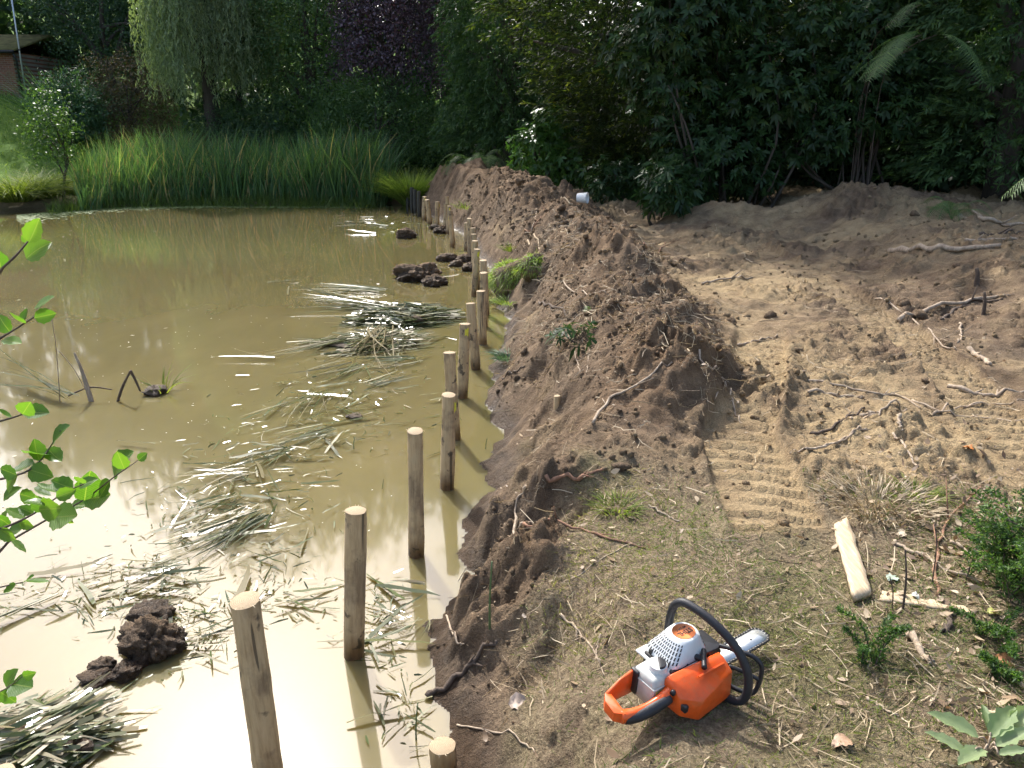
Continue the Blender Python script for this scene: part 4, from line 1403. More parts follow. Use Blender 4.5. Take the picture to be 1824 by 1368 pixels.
tuft('sprouting_grass', 'small green sprouts on the tiny clod beside the bent stalks', (b0[0] + .06, b0[1] + .02, .02), 22, .24, .010, 85, 'sedge', .1, .5)
for k, (px, py, h) in enumerate(((872, 1118, .30), (741, 1318, .16), (865, 800, .08), (630, 800, .09))):
    p = on_ground(px, py)
    stalk('reed_shoot', ['single green reed shoot standing on the muddy bank', 'short green reed shoot beside the post stub', 'tiny reed shoot by the water edge', 'tiny green shoot in open water near the posts'][k],
          [p - [0, 0, .03], p + [.003, 0, h * .5], p + [.012, .01, h]], .006 if h > .2 else .004, 'reed_green' if 'reed_green' in M else 'stick', n=8)


def floating_reeds():
    r = np.random.default_rng(31)
    band = np.array([(700, 620, 60, 22), (660, 690, 70, 25), (580, 690, 60, 25), (560, 735, 70, 25), (470, 790, 70, 28), (410, 850, 70, 28), (350, 925, 50, 25), (440, 890, 60, 25), (460, 950, 60, 30), (250, 1020, 80, 22),
                     (130, 1060, 80, 25), (300, 1080, 60, 30), (500, 1060, 50, 25), (690, 1110, 35, 35), (640, 760, 60, 25), (620, 520, 60, 10), (660, 390, 40, 10), (330, 1130, 70, 30), (740, 1250, 35, 40), (700, 400, 30, 14)], float)
    protos = []
    for k in range(14):
        L = 1.0
        n = 5
        Pt = np.zeros((1, 3))
        V, F = ribbons(np.array([[-.5, 0, 0.0]]), np.array([[1.0, .03 * r.normal(), 0]]), np.array([[0, 1.0, .35 * r.normal()]]), np.array([[0, .16 * r.normal(), .02 * r.random()]]), 1.0, .04 + .06 * r.random(), [.7, 1, 1, .9, .75, .25])
        V[:, 2] += .012 * np.sin(np.arange(len(V)) * 1.3 + k)
        V[:, 2] -= V[:, 2].min()
        protos.append(mesh_np('floating_reed', V, F, M['float_reed'], False, {'rnd': np.full(len(V), .08 + .62 * (k / 13))}))
    for k in range(270):
        c = band[r.integers(len(band))]
        p = at_z(c[0] + r.normal() * c[2], min(c[1] + r.normal() * c[3], 1340), 0)
        if terrain(np.array([p[0]]), np.array([p[1]]))['z'][0] > -.02:
            continue
        sc = (.08 + .20 * r.random() ** 1.6) * (1 + .09 * p[1])
        o = bpy.data.objects.new('floating_reed', protos[r.integers(14)])
        o.location = (p[0], p[1], .008 + .02 * r.random())
        o.rotation_euler = (r.normal() * .12, r.normal() * .05, r.normal() * .5 + (.45 if r.random() < .75 else 2.3))
        o.scale = (sc, sc * (.5 + .5 * r.random()), sc)
        link(o)
        zn = ['beside the green reed heap', 'in front of the wilted reed tangle', 'between the tangle and the open water', 'midway along the row of posts', 'out on the open water', 'beside the dark green bundle', 'in the bright glare', 'beside the muddy bank'][
            0 if p[1] > 9 else 1 if p[1] > 7.6 else 2 if p[1] > 6.4 else 3 if p[1] > 5.2 and p[0] > -1.6 else 4 if p[1] > 4.6 else 5 if p[1] > 3.7 else 7 if p[0] > -.75 else 6]
        ki = protos.index(o.data)
        tag(o, ('pale bleached' if ki > 8 else 'brownish' if ki > 4 else 'green') + (' long' if sc > .32 else ' short') + ' reed piece floating ' + zn, 'floating reed', 'loose reed pieces floating on the pond')
    n = 1900
    c = band[r.integers(len(band), size=n)]
    P = np.array([at_z(a + r.normal() * s1 * 1.1, min(b + r.normal() * s2 * 1.2, 1345), .006) for a, b, s1, s2 in c])
    P = P[terrain(P[:, 0], P[:, 1])['z'] < -.02]
    n = len(P)
    P[:, 2] += .012 * r.random(n)
    d = np.stack([r.normal(size=n), r.normal(size=n), .12 * r.normal(size=n)], 1)
    s = np.cross(d, np.array([0, 0, 1.0])) + np.array([0, 0, .5]) * r.normal(size=(n, 1))
    L = (.02 + .08 * r.random(n) ** 2) * (1 + .05 * P[:, 1])
    V, F = ribbons(P, d, s, .3 * r.normal(size=(n, 3)) * np.array([1, 1, .1]), L, .004 + .008 * r.random(n), [.7, 1, .4])
    V[:, 2] = np.maximum(V[:, 2], .004)
    o = obj('reed_scraps', mesh_np('reed_scraps', V, F, M['float_reed'], False, {'rnd': per(.05 + .65 * r.random(n), 6)}))
    tag(o, 'fine scraps of chopped reed floating between the larger pieces', 'reed scraps', kind='stuff')
    n = 1900
    P = np.stack([-13 * r.random(n) ** .8, 4 + 17 * r.random(n) ** 1.4, np.full(n, .005)], 1)
    t = terrain(P[:, 0], P[:, 1])['z']
    dens = fbm(P[:, 0] * .5, P[:, 1] * .35, 3, 77)
    P = P[(t < -.02) & (dens > -.25 + .5 * r.random(n) - .3)]
    n = len(P)
    V, F = diamonds(P, rand_dirs(n, r) * np.array([1, 1, .01]), np.tile([0, 0, 1.0], (n, 1)), (.007 + .05 * r.random(n) ** 7) * (1 + .04 * P[:, 1]), .008 + .007 * r.random(n), 0)
    o = obj('pond_scum', mesh_np('pond_scum', V, F, M['scum'], False, {'rnd': per(r.random(n), 4)}))
    tag(o, 'tiny pale flecks of scum drifting on the pond', 'scum', kind='stuff')


floating_reeds()

# ------------------------------------------------------------------ sticks, roots and timber on the soil
STICKS = [([(972, 851), (1022, 855), (1049, 845), (1079, 838)], .009, 'stick_red', 'reddish root lying along the near foot of the soil heap'),
          ([(1056, 756), (1086, 712), (1143, 682), (1197, 648)], .007, 'stick', 'long thin stick running up the soil heap'),
          ([(1246, 625), (1261, 651), (1284, 675), (1291, 695), (1272, 715)], .006, 'stick', 'pale crooked root on the crest of the soil heap'),
          ([(1291, 682), (1308, 729), (1321, 759)], .005, 'stick', 'pale thin root hanging off the crest towards the track'),
          ([(1009, 584), (1025, 631), (1035, 678)], .004, 'stick', 'thin pale twig on the middle of the soil heap'),
          ([(894, 675), (935, 653)], .007, 'stick_dark', 'dark stick poking from the heap towards the water'),
          ([(1051, 625), (1044, 665)], .004, 'stick', 'short pale twig beside the wilted leaves on the heap'),
          ([(938, 867), (919, 914), (931, 932), (1015, 939)], .006, 'stick', 'forked pale root at the near muddy edge of the heap'),
          ([(932, 934), (985, 937), (1042, 946), (1092, 962), (1150, 978)], .006, 'stick_red', 'long reddish root across the grass near the heap'),
          ([(1155, 900), (1210, 930)], .004, 'stick', 'thin straight stick in the grass beside the tread marks'),
          ([(761, 1244), (818, 1205), (885, 1144)], .011, 'stick_dark', 'thick dark root reaching from the bank into the water'),
          ([(795, 1098), (811, 1130), (827, 1148)], .004, 'stick', 'short pale twig on the muddy nose of the bank'),
          ([(1117, 971), (1042, 1017), (1003, 1037)], .002, 'stick', 'hair thin straw stem across the mossy grass'),
          ([(814, 1292), (871, 1301), (928, 1322), (957, 1347)], .003, 'stick', 'thin reddish stem on the grass near the post stub'),
          ([(1584, 451), (1650, 448), (1700, 448), (1782, 441)], .032, 'stick', 'thick straight branch lying below the fern'),
          ([(1599, 575), (1690, 545), (1753, 534), (1790, 528)], .016, 'stick', 'long grey branch lying across the slope above the tread marks'),
          ([(1676, 572), (1716, 547), (1785, 534)], .013, 'stick_dark', 'dark branch lying beside the long grey branch'),
          ([(1709, 386), (1753, 394), (1785, 402), (1830, 402)], .026, 'stick', 'pale branch at the picture edge above the others'),
          ([(1732, 376), (1769, 396), (1800, 404)], .018, 'stick', 'forked pale branch crossing the topmost one'),
          ([(1718, 430), (1766, 427), (1830, 430)], .016, 'stick', 'thin pale branch behind the thick straight one'),
          ([(1740, 425), (1790, 418), (1835, 412)], .014, 'stick_dark', 'dark branch in the pile by the picture edge'),
          ([(1709, 577), (1712, 597), (1705, 613)], .008, 'stick', 'short upright looking pale root on the slope'),
          ([(1725, 624), (1750, 641), (1762, 651)], .018, 'stick', 'short thick white root beside a dark hollow'),
          ([(1558, 534), (1628, 569), (1672, 610), (1703, 625)], .006, 'stick', 'long thin stick lying beside the far tread marks'),
          ([(1687, 690), (1735, 703), (1779, 707), (1830, 701)], .013, 'stick', 'smooth tan branch at the picture edge on sandy soil'),
          ([(1439, 679), (1499, 688), (1558, 701), (1596, 704), (1640, 729)], .007, 'stick', 'long wavy stick across the middle of the track'),
          ([(1439, 701), (1502, 707), (1539, 710)], .009, 'stick', 'pale straight stick just below the long wavy one'),
          ([(1445, 776), (1495, 754), (1539, 728)], .008, 'stick_dark', 'dark slanting stick in the middle of the track'),
          ([(1514, 748), (1565, 742), (1615, 731)], .008, 'stick', 'pale stick lying beside the dark slanting one'),
          ([(1533, 744), (1567, 737)], .010, 'stick', 'short thick pale stick touching its longer neighbour'),
          ([(1624, 714), (1690, 736), (1753, 745), (1830, 753)], .006, 'stick', 'long grey stick below the smooth tan branch'),
          ([(1660, 740), (1740, 722), (1830, 715)], .006, 'stick', 'thin stick crossing the long grey one'),
          ([(1602, 742), (1600, 755), (1606, 769)], .008, 'stick', 'short curved pale root on the track'),
          ([(1590, 773), (1612, 795), (1635, 832)], .006, 'stick', 'pale crooked root above the dry grass'),
          ([(1436, 800), (1502, 783), (1543, 765)], .006, 'stick', 'thin stick above the near tread marks'),
          ([(1250, 506), (1297, 498), (1341, 495)], .010, 'stick', 'thin grey stick on the far part of the track'),
          ([(1313, 616), (1385, 597)], .008, 'stick', 'grey stick beside the crest of the heap on the track'),
          ([(1670, 1062), (1664, 1012), (1679, 949), (1697, 917), (1747, 867)], .006, 'stick_red', 'long bent tan stem rising past the green cypress sprays'),
          ([(1594, 965), (1661, 1003), (1743, 1041)], .007, 'stick', 'straight pale stick among the dead leaves beside the plank'),
          ([(1693, 967), (1765, 1003)], .006, 'stick', 'short pale stick nearer the green cypress'),
          ([(1408, 809), (1544, 766)], .004, 'stick', 'hair thin twig crossing the tread marks'),
          ([(1680, 1128), (1692, 1108), (1696, 1088)], .009, 'stick_dark', 'curved dark piece of bark below the thin slab'),
          ([(1610, 1130), (1650, 1175), (1660, 1185)], .010, 'stick', 'weathered pale stick among leaves below the slab'),
          ([(1545, 1245), (1600, 1278)], .004, 'stick', 'thin twig in the grass at the bottom'),
          ([(1400, 1230), (1415, 1245), (1428, 1262)], .003, 'stick', 'tiny twig on the ground in front of the chainsaw'),
          ([(1070, 1130), (1062, 1165), (1075, 1205)], .003, 'stick', 'straw stem leaning in grass behind the chainsaw handle'),
          ([(998, 1095), (1040, 1140), (1070, 1190)], .004, 'stick', 'flat straw stem on the grass behind the chainsaw handle'),
          ([(1000, 505), (1050, 520), (1090, 528)], .006, 'stick', 'thin root lying across the middle of the heap'),
          ([(960, 540), (1000, 552), (1012, 560)], .010, 'stick_dark', 'dark root stub below the grass sod on the heap'),
          ([(940, 430), (958, 436), (976, 442)], .012, 'cut', 'split white wood sliver above the grass sod'),
          ([(1000, 356), (1012, 362), (1020, 366)], .014, 'cut', 'split white wood sliver beside the white bucket'),
          ([(1097, 370), (1112, 379), (1124, 387)], .012, 'cut', 'white wood sliver on the ground before the rhododendron'),
          ([(930, 420), (960, 392), (998, 366)], .008, 'stick_red', 'reddish branch lying over the far part of the heap'),
          ([(935, 416), (952, 396), (955, 372)], .007, 'stick', 'pale twig standing on the far part of the heap'),
          ([(1140, 455), (1180, 440), (1200, 430)], .006, 'stick_red', 'thin root on the far crest of the heap')]
for pts, rad, mt, lab in STICKS:
    rad *= 1.3
    g = [on_ground(a, b) for a, b in pts]
    if len(g) == 2:
        g = [g[0], (g[0] + g[1]) / 2, g[1]]
    P = smooth_path(g, 16)
    zz = np.maximum(terrain(P[:, 0], P[:, 1])['z'], 0)
    P[:, 2] = np.maximum(.5 * P[:, 2] + .5 * zz, zz) + rad * .6
    P[1:-1] += rng.normal(size=(14, 3)) * min(rad * .6, .006)
    o0 = P[0].copy()
    rr = rad * np.linspace(1, .55, 16) * (1 + .12 * rng.normal(size=16))
    parts = [tube(P - o0, rr, 8)]
    if rad < .03 and mt != 'cut' and len(pts) > 2:      # a side twig or two
        for q in range(2):
            i0 = rng.integers(4, 12)
            dv = unit(P[i0 + 2] - P[i0]) + rng.normal(size=3) * .6
            e = P[i0] + unit(dv) * np.linalg.norm(P[-1] - P[0]) * .16
            e[2] = max(e[2], gz(e[0], e[1]) + .01)
            parts.append(tube(np.array([P[i0], (P[i0] + e) / 2, e]) - o0, [rad * .5, rad * .4, rad * .2], 5))
    V, F = join(parts)
    o = obj('stick' if mt != 'cut' else 'wood_sliver', mesh_np('stick', V, F, M[mt], True))
    o.location = o0
    tag(o, lab, 'stick' if mt != 'cut' else 'wood sliver', 'sticks and roots on the dug soil')

for a, b, h, rad, lab in (((1609, 1084), None, .24, .005, 'dark bare twig standing beside the thin slab'), ((1661, 1039), None, .26, .003, 'hair thin dark twig standing among the leaves'), ((1590, 1085), None, .13, .003, 'thin bare twig at the end of the plank'),
                          ((1752, 560), None, .2, .02, 'small cut stump standing beside the grey branch'), ((1740, 505), None, .15, .028, 'short sawn stump on the slope')):
    p = on_ground(*a)
    stalk('twig' if rad < .01 else 'stump', lab, [p - [0, 0, .05], p + [-.008, 0, h * .5], p + [-.025, .01, h]], rad, 'stick_dark', 'twig' if rad < .01 else 'stump', n=8, seg=8)


def timber(name, label, c4, thick, bow, mat, seed):
    """riven board: corners on the ground, uneven edges and thickness"""
    r = np.random.default_rng(seed)
    a, b, c, d = [on_ground(*q) for q in c4]      # a,b one end; d,c the other
    n, m = 14, 5
    top = np.zeros((n, m, 3))
    for i in range(n):
        t = i / (n - 1)
        l, q = a + (d - a) * t, b + (c - b) * t
        for j in range(m):
            s = j / (m - 1)
            top[i, j] = l + (q - l) * s
    ed = r.normal(size=(n, 2)) * .0035
    ax = unit(b - a)
    top[:, 0] += ax * ed[:, :1]
    top[:, -1] += ax * ed[:, 1:]
    base_z = max(q[2] for q in (a, b, c, d)) * .4 + min(q[2] for q in (a, b, c, d)) * .6
    top[:, :, 2] = base_z + thick + bow * np.sin(np.linspace(0, math.pi, n))[:, None] + r.normal(size=(n, m)) * .0018
    bot = top.copy()
    bot[:, :, 2] -= thick * (1 + .15 * r.normal(size=(n, 1)))
    org = top.mean((0, 1))
    V = np.concatenate([top.reshape(-1, 3), bot.reshape(-1, 3)]) - org
    N = n * m
    F = []
    for i in range(n - 1):
        for j in range(m - 1):
            k = i * m + j
            F.append((k, k + 1, k + m + 1, k + m))
            F.append((N + k, N + k + m, N + k + m + 1, N + k + 1))
    for i in range(n - 1):
        k = i * m
        F.append((k, k + m, N + k + m, N + k))
        k = i * m + m - 1
        F.append((k, N + k, N + k + m, k + m))
    for j in range(m - 1):
        F.append((j, N + j, N + j + 1, j + 1))
        k = (n - 1) * m + j
        F.append((k, k + 1, N + k + 1, N + k))
    o = obj(name, mesh_np(name, V, F, M[mat]))
    o.location = org
    tag(o, label, 'plank')
    return o


def riven_material():
    m, nt, p, out = newmat('riven_pale_wood')
    tc = node(nt, 'ShaderNodeTexCoord').outputs['Object']
    mp = node(nt, 'ShaderNodeMapping')
    mp.inputs['Scale'].default_value = (1, .08, 1)
    mp.inputs['Rotation'].default_value = (0, 0, R(-12))
    nt.links.new(tc, mp.inputs[0])
    g = noise(nt, 90, 6, .6, mp.outputs[0]).outputs[0]
    k = noise(nt, 9, 4, .6, tc).outputs[0]
    c = ramp(nt, g, [(.3, (.34, .25, .15)), (.52, (.50, .39, .25)), (.7, (.60, .48, .32))]).outputs[0]
    c = mix(nt, ramp(nt, k, [(.55, (0, 0, 0)), (.75, (.7, .7, .7))]).outputs[0], c, (.36, .24, .15))
    nt.links.new(c, p.inputs['Base Color'])
    p.inputs['Roughness'].default_value = .7
    b = node(nt, 'ShaderNodeBump')
    b.inputs['Strength'].default_value = .5
    b.inputs['Distance'].default_value = .006
    nt.links.new(g, b.inputs['Height'])
    nt.links.new(b.outputs[0], p.inputs['Normal'])
    return m


M['riven'] = riven_material()
timber('riven_plank', 'pale split plank lying on the ground beyond the chainsaw', [(1484, 936), (1509, 926), (1550, 1066), (1518, 1077)], .022, .002, 'riven', 3)
timber('thin_slab', 'long thin weathered slab of wood near the plank end', [(1570, 1058), (1566, 1070), (1734, 1098), (1742, 1088)], .010, .004, 'riven', 4)


# ------------------------------------------------------------------ white bucket
def bucket():
    p = on_ground(1036, 366)
    p = p + np.array([0, -.16, .05])
    root = empty('bucket', (p[0], p[1], p[2] + .08))
    root.rotation_euler = (R(88), 0, R(68))
    root.scale = (.62, .62, .62)
    tag(root, 'white plastic bucket lying on its side by the shrubs', 'bucket')
    mt = plain('white_plastic', (.75, .77, .76), .4)
    prof = [(0, -.14), (.115, -.14), (.122, -.13), (.14, .12), (.147, .12), (.147, .135), (.136, .135), (.132, .12), (.115, -.12), (0, -.12)]
    ns = 28
    V = np.array([(r_ * math.cos(2 * math.pi * k / ns), r_ * math.sin(2 * math.pi * k / ns), z) for r_, z in prof for k in range(ns)])
    F = [(j * ns + k, j * ns + (k + 1) % ns, (j + 1) * ns + (k + 1) % ns, (j + 1) * ns + k) for j in range(len(prof) - 1) for k in range(ns)]
    obj('body', mesh_np('body', V, F, mt, True), root)
    a = np.linspace(0, math.pi, 18)
    V, F = tube(np.stack([.15 * np.cos(a), .15 * np.sin(a) * .9, .11 + .05 * np.sin(a)], 1), .004, 6)
    obj('handle', mesh_np('handle', V, F, plain('wire', (.4, .4, .4), .4, .8), True), root)


bucket()


# ------------------------------------------------------------------ chainsaw
def chainsaw():
    orange = plain('orange_plastic', (.78, .105, .012), .38, var=.10, scale=30, bump=.05, bscale=400)
    nt = orange.node_tree      # dust and scuffs
    pb = nt.nodes['Principled BSDF']
    tc = node(nt, 'ShaderNodeTexCoord').outputs['Object']
    src = pb.inputs['Base Color'].links[0].from_socket
    du = ramp(nt, noise(nt, 22, 8, .75, tc).outputs[0], [(.52, (0, 0, 0)), (.78, (.55, .55, .55))]).outputs[0]
    nt.links.new(mix(nt, du, src, (.42, .20, .09)), pb.inputs['Base Color'])
    nt.links.new(ramp(nt, du, [(0, (.33,) * 3), (.6, (.75,) * 3)]).outputs[0], pb.inputs['Roughness'])
    white = plain('white_housing', (.66, .68, .67), .42, var=.06)
    grey = plain('grey_tank', (.52, .52, .47), .42, var=.1)
    black = plain('black_plastic', (.018, .018, .02), .45, var=.3)
    rubber = plain('rubber_grip', (.022, .022, .025), .55, var=.3, bump=.1, bscale=300)
    steel = plain('bar_steel', (.62, .64, .62), .35, .7, var=.12)
    chain = plain('saw_chain', (.10, .095, .09), .4, .8, var=.4)
    dark = plain('engine_dark', (.012, .012, .012), .6)
    lorange = plain('badge_orange', (.85, .25, .09), .4, var=.05)
    org = on_ground(1186, 1240)
    az, roll = R(36), R(6)
    Fv = Vector((math.cos(az), math.sin(az), 0.0))
    Lv = Vector((0, 0, 1))
    Tv = Fv.cross(Lv)
    rot = Matrix((Fv, Lv, Tv)).transposed()
    rot = rot @ Matrix.Rotation(roll, 3, 'X')
    root = empty('chainsaw', tuple(org + np.array([0, 0, .006])))
    root.rotation_euler = rot.to_euler()
    tag(root, 'orange and white petrol chainsaw lying on its side in the grass', 'chainsaw')

    def hull(name, pts, mat, bev=.006, par=root, seg=3):
        bm = bmesh.new()
        for p in pts:
            bm.verts.new(p)
        bmesh.ops.convex_hull(bm, input=bm.verts)
        bmesh.ops.dissolve_limit(bm, angle_limit=R(4), verts=bm.verts, edges=bm.edges)
        loose = [v for v in bm.verts if not v.link_faces]
        bmesh.ops.delete(bm, geom=loose, context='VERTS')
        if bev:
            bmesh.ops.bevel(bm, geom=list(bm.edges), offset=bev, segments=seg, profile=.5, affect='EDGES', clamp_overlap=True)
        me = bpy.data.meshes.new(name)
        bm.to_mesh(me)
        bm.free()
        me.materials.append(mat)
        for pl in me.polygons:
            pl.use_smooth = True
        me.set_sharp_from_angle(angle=R(40))
        return obj(name, me, par)

    def pipe(name, pts, rad, mat, par=root, n=40, seg=14):
        V, F = tube(smooth_path(pts, n), rad, seg)
        me = mesh_np(name, V, F, mat, True)
        return obj(name, me, par)

    def boxpts(a0, a1, b0, b1, c0, c1):
        return [(a, b, c) for a in (a0, a1) for b in (b0, b1) for c in (c0, c1)]

    # engine block hidden below the covers
    hull('engine_body', boxpts(-.035, .15, .015, .125, -.085, .03), dark, .006)
    # orange top cover facing the camera
    cover = hull('top_cover', [(-.062, .030, .030), (-.062, .112, .030), (-.058, .030, .104), (-.058, .092, .096), (.000, .008, .134), (.000, .082, .136),
                               (.158, .012, .122), (.158, .104, .112), (.160, .016, .03), (.160, .134, .050), (-.055, .130, .034), (.02, .010, .03), (.155, .132, .070), (-.050, .124, .060)], orange, .007)
    hull('cover_rib', [(.03, .126, .082), (.145, .124, .082), (.03, .1235, .088), (.145, .1215, .088), (.03, .119, .080), (.145, .117, .080)], orange, .0015, cover)
    V, F = tube([(-.058, .098, .070), (-.068, .098, .073)], .0085, 16)
    obj('cover_knob', mesh_np('cover_knob', V, F, black, True), cover)
    hull('cover_lock', [(-.047 + x * .008, .062 + y * .012, .098 + z * .022) for x in (-1, 1) for y in (-1, 1) for z in (-1, 1)], black, .004, cover)
    # grey fuel tank with cap
    tank = hull('fuel_tank', boxpts(-.105, -.02, .022, .108, -.06, .034) + [(-.098, .122, -.052), (-.098, .122, .022), (-.02, .128, -.052), (-.02, .128, .022)], grey, .010)
    hull('tank_seam', boxpts(-.1085, -.03, .092, .098, -.0635, .0375), grey, .002, tank)
    V, F = tube([(-.052, .118, -.008), (-.052, .142, -.008)], [.030, .028], 24)
    cap = obj('filler_neck', mesh_np('filler_neck', V, F, white, True), tank)
    cap.data.set_sharp_from_angle(angle=R(40))
    hull('cap_flap', [(-.052 + math.cos(t) * .024, .140 + h, -.008 + math.sin(t) * .024) for t in np.linspace(-.9, 2.2, 9) for h in (0, .009)], black, .001, cap)
    hull('warning_label', [(-.095, .030, .0352), (-.060, .030, .0352), (-.095, .085, .0352), (-.060, .085, .0352), (-.095, .030, .0362), (-.060, .030, .0362), (-.095, .085, .0362), (-.060, .085, .0362)],
         plain('yellow_label', (.72, .56, .05), .5), 0, tank)
    for k, cc in enumerate(((.6, .12, .05), (.75, .75, .72), (.1, .3, .55))):
        hull('pictogram', boxpts(-.090, -.066, .034 + k * .017, .046 + k * .017, .0360, .0370), plain('pictogram_colour', cc, .5, var=.05), 0, tank)
    # white starter housing with vents
    secs = [(.108, .082, .066, 7), (.132, .081, .065, 6.5), (.140, .078, .063, 5.5), (.160, .064, .055, 3.6), (.176, .054, .048, 2.6), (.183, .049, .044, 2.2), (.185, .044, .040, 2)]
    ca, cc_ = .048, -.036
    ns = 48
    ph = np.arange(ns) / ns * 2 * math.pi

    def sec(b, ra, rc, e):
        co, si = np.cos(ph), np.sin(ph)
        q = (np.abs(co) ** e + np.abs(si) ** e) ** (-1 / e)
        return np.stack([ca + ra * co * q + (b - .108) * .42, np.full(ns, b), cc_ + rc * si * q], 1)
    rings = [sec(*s) for s in secs]
    V = np.concatenate(rings)
    F = [(j * ns + k, (j + 1) * ns + k, (j + 1) * ns + (k + 1) % ns, j * ns + (k + 1) % ns) for j in range(len(secs) - 1) for k in range(ns)]
    F.append(tuple((len(secs) - 1) * ns + k for k in range(ns - 1, -1, -1)))
    dome = obj('starter_housing', mesh_np('starter_housing', V, F, white, True), root)
    dome.data.set_sharp_from_angle(angle=R(55))
    hull('housing_skirt', [(-.045, .1085, -.11), (-.045, .1085, .020), (-.01, .1085, .050), (.10, .1085, .055), (.14, .1085, .02), (.14, .1085, -.11), (-.045, .117, -.11), (-.045, .117, .018), (-.01, .117, .046), (.10, .117, .051), (.138, .117, .018), (.138, .117, -.11)], white, .003, dome)
    # slots
    VS, FS = [], []

    def dome_pt(a, b):
        j = max(i for i in range(len(secs) - 1) if secs[i][0] <= b + 1e-9)
        t = (b - secs[j][0]) / (secs[j + 1][0] - secs[j][0])
        s = [secs[j][i] + (secs[j + 1][i] - secs[j][i]) * t for i in range(4)]
        q = (abs(math.cos(a)) ** s[3] + abs(math.sin(a)) ** s[3]) ** (-1 / s[3])
        return np.array([ca + s[1] * math.cos(a) * q + (b - .108) * .42, b, cc_ + s[2] * math.sin(a) * q])
    for row, (b0, b1) in enumerate(((.1345, .1420), (.1440, .1515), (.1535, .1610), (.1630, .1700), (.1720, .1765))):
        for lo, hi, nn in ((R(128), R(250), 17 - row), (R(8), R(48), 6 - row)):
            if nn < 2:
                continue
            for k in range(nn):
                a0 = lo + (hi - lo) * (k + .28 + .04 * row) / nn
                a1 = lo + (hi - lo) * (k + .72 + .04 * row) / nn
                q = [dome_pt(a0, b0), dome_pt(a1, b0), dome_pt(a1, b1), dome_pt(a0, b1)]
                n = unit(np.cross(q[1] - q[0], q[3] - q[0]))
                if np.dot(n, q[0] - np.array([ca, .14, cc_])) < 0:
                    n = -n
                o_ = len(VS)
                VS += [v + n * .0006 for v in q]
                FS.append((o_, o_ + 1, o_ + 2, o_ + 3))
    obj('vent_slots', mesh_np('vent_slots', np.array(VS), FS, dark), dome)['kind'] = 'stuff'
    for aa in (R(148), R(205)):       # deep openings at the foot
        q = dome_pt(aa, .128)
        hull('foot_opening', [(q[0] + x * .004, .128 + y * .012, q[2] + z * .006) for x in (-1, 1) for y in (-1, 1) for z in (-1, 1)], dark, .002, dome)
    # badge with lettering
    t = np.linspace(0, 2 * math.pi, 40, endpoint=False)
    ba = ca + .0325
    V = np.concatenate([np.stack([ba + .040 * np.cos(t), np.full(40, .1852), cc_ + .0345 * np.sin(t)], 1), np.stack([ba + .0395 * np.cos(t), np.full(40, .1862), cc_ + .0340 * np.sin(t)], 1)])
    F = [(k, (k + 1) % 40, 40 + (k + 1) % 40, 40 + k) for k in range(40)] + [tuple(range(79, 39, -1))]
    badge = obj('badge', mesh_np('badge', V, F, lorange), dome)
    for body, size, off, nm in (('STIHL', .023, .005, 'lettering'), ('MS 230 C', .0105, -.013, 'model_lettering')):
        cu = bpy.data.curves.new(nm, 'FONT')
        cu.body = body
        cu.size = size
        cu.align_x = 'CENTER'
        cu.align_y = 'CENTER'
        cu.extrude = .0003
        cu.offset = .00045 if nm == 'lettering' else .0002
        cu.materials.append(dark)
        tmp = obj(nm, cu)
        bpy.context.view_layer.update()
        me = bpy.data.meshes.new_from_object(tmp.evaluated_get(bpy.context.evaluated_depsgraph_get()))
        bpy.data.objects.remove(tmp)
        to = obj(nm, me, badge)
        to.matrix_local = Matrix(((-1, 0, 0, ba), (0, 0, 1, .1866), (0, 1, 0, cc_ + off), (0, 0, 0, 1)))
    for aa, bb in ((R(60), .122), (R(100), .122), (R(170), .120), (R(265), .122)):       # screws
        q = dome_pt(aa, bb)
        n = unit(np.array([q[0] - ca, .004, q[2] - cc_]))
        V, F = tube([q - n * .002, q + n * .0014], .0042, 12)
        obj('screw', mesh_np('screw', V, F, dark), dome)
    # starter cord grip
    pipe('starter_cord_boss', [(.075, .135, .020), (.085, .130, .034), (.092, .128, .045)], [.010] * 14, black, dome, 14)
    pipe('starter_grip', [(.058, .139, .078), (.085, .139, .052), (.112, .143, .026)], .0085, black, root, 16)
    # black front body and muffler side
    front = hull('front_body', boxpts(.135, .195, .016, .110, -.090, .035) + [(.14, .128, -.08), (.14, .128, .03), (.185, .118, -.06), (.185, .118, .03)], black, .006)
    hull('front_plate', [(.10, .128, .028), (.20, .126, .035), (.205, .122, -.06), (.12, .130, -.06), (.10, .121, .028), (.20, .119, .035), (.205, .115, -.06), (.12, .123, -.06)], black, .003, front)
    hull('muffler', boxpts(.193, .212, .04, .09, -.06, .02), chain, .004, front)
    hull('sprocket_cover', boxpts(.02, .20, -.004, .018, -.06, .045), dark, .006)
    # rear handle
    hull('handle_guard', [(-.222, .038, -.050), (-.222, .082, -.050), (-.095, .020, -.060), (-.095, .112, -.060), (-.222, .040, -.040), (-.222, .080, -.040), (-.095, .020, -.050), (-.095, .112, -.050),
                          (-.165, .105, -.054), (-.165, .105, -.046)], orange, .003)
    hull('handle_mount', boxpts(-.112, -.085, .03, .115, -.062, -.03), black, .005)
    hull('handle_end', [(-.244, .042, -.025), (-.244, .080, -.025), (-.223, .038, -.050), (-.223, .082, -.050), (-.250, .044, .020), (-.250, .076, .020), (-.224, .040, .044), (-.224, .078, .044), (-.208, .040, -.040), (-.208, .080, -.040), (-.220, .042, .030), (-.220, .076, .030)], orange, .006)
    rh = pipe('rear_handle', [(-.230, .059, .030), (-.19, .060, .042), (-.14, .068, .050), (-.09, .078, .054), (-.04, .086, .052)], [.016 + .004 * math.cos(k / 40 * 6) for k in range(40)], orange)
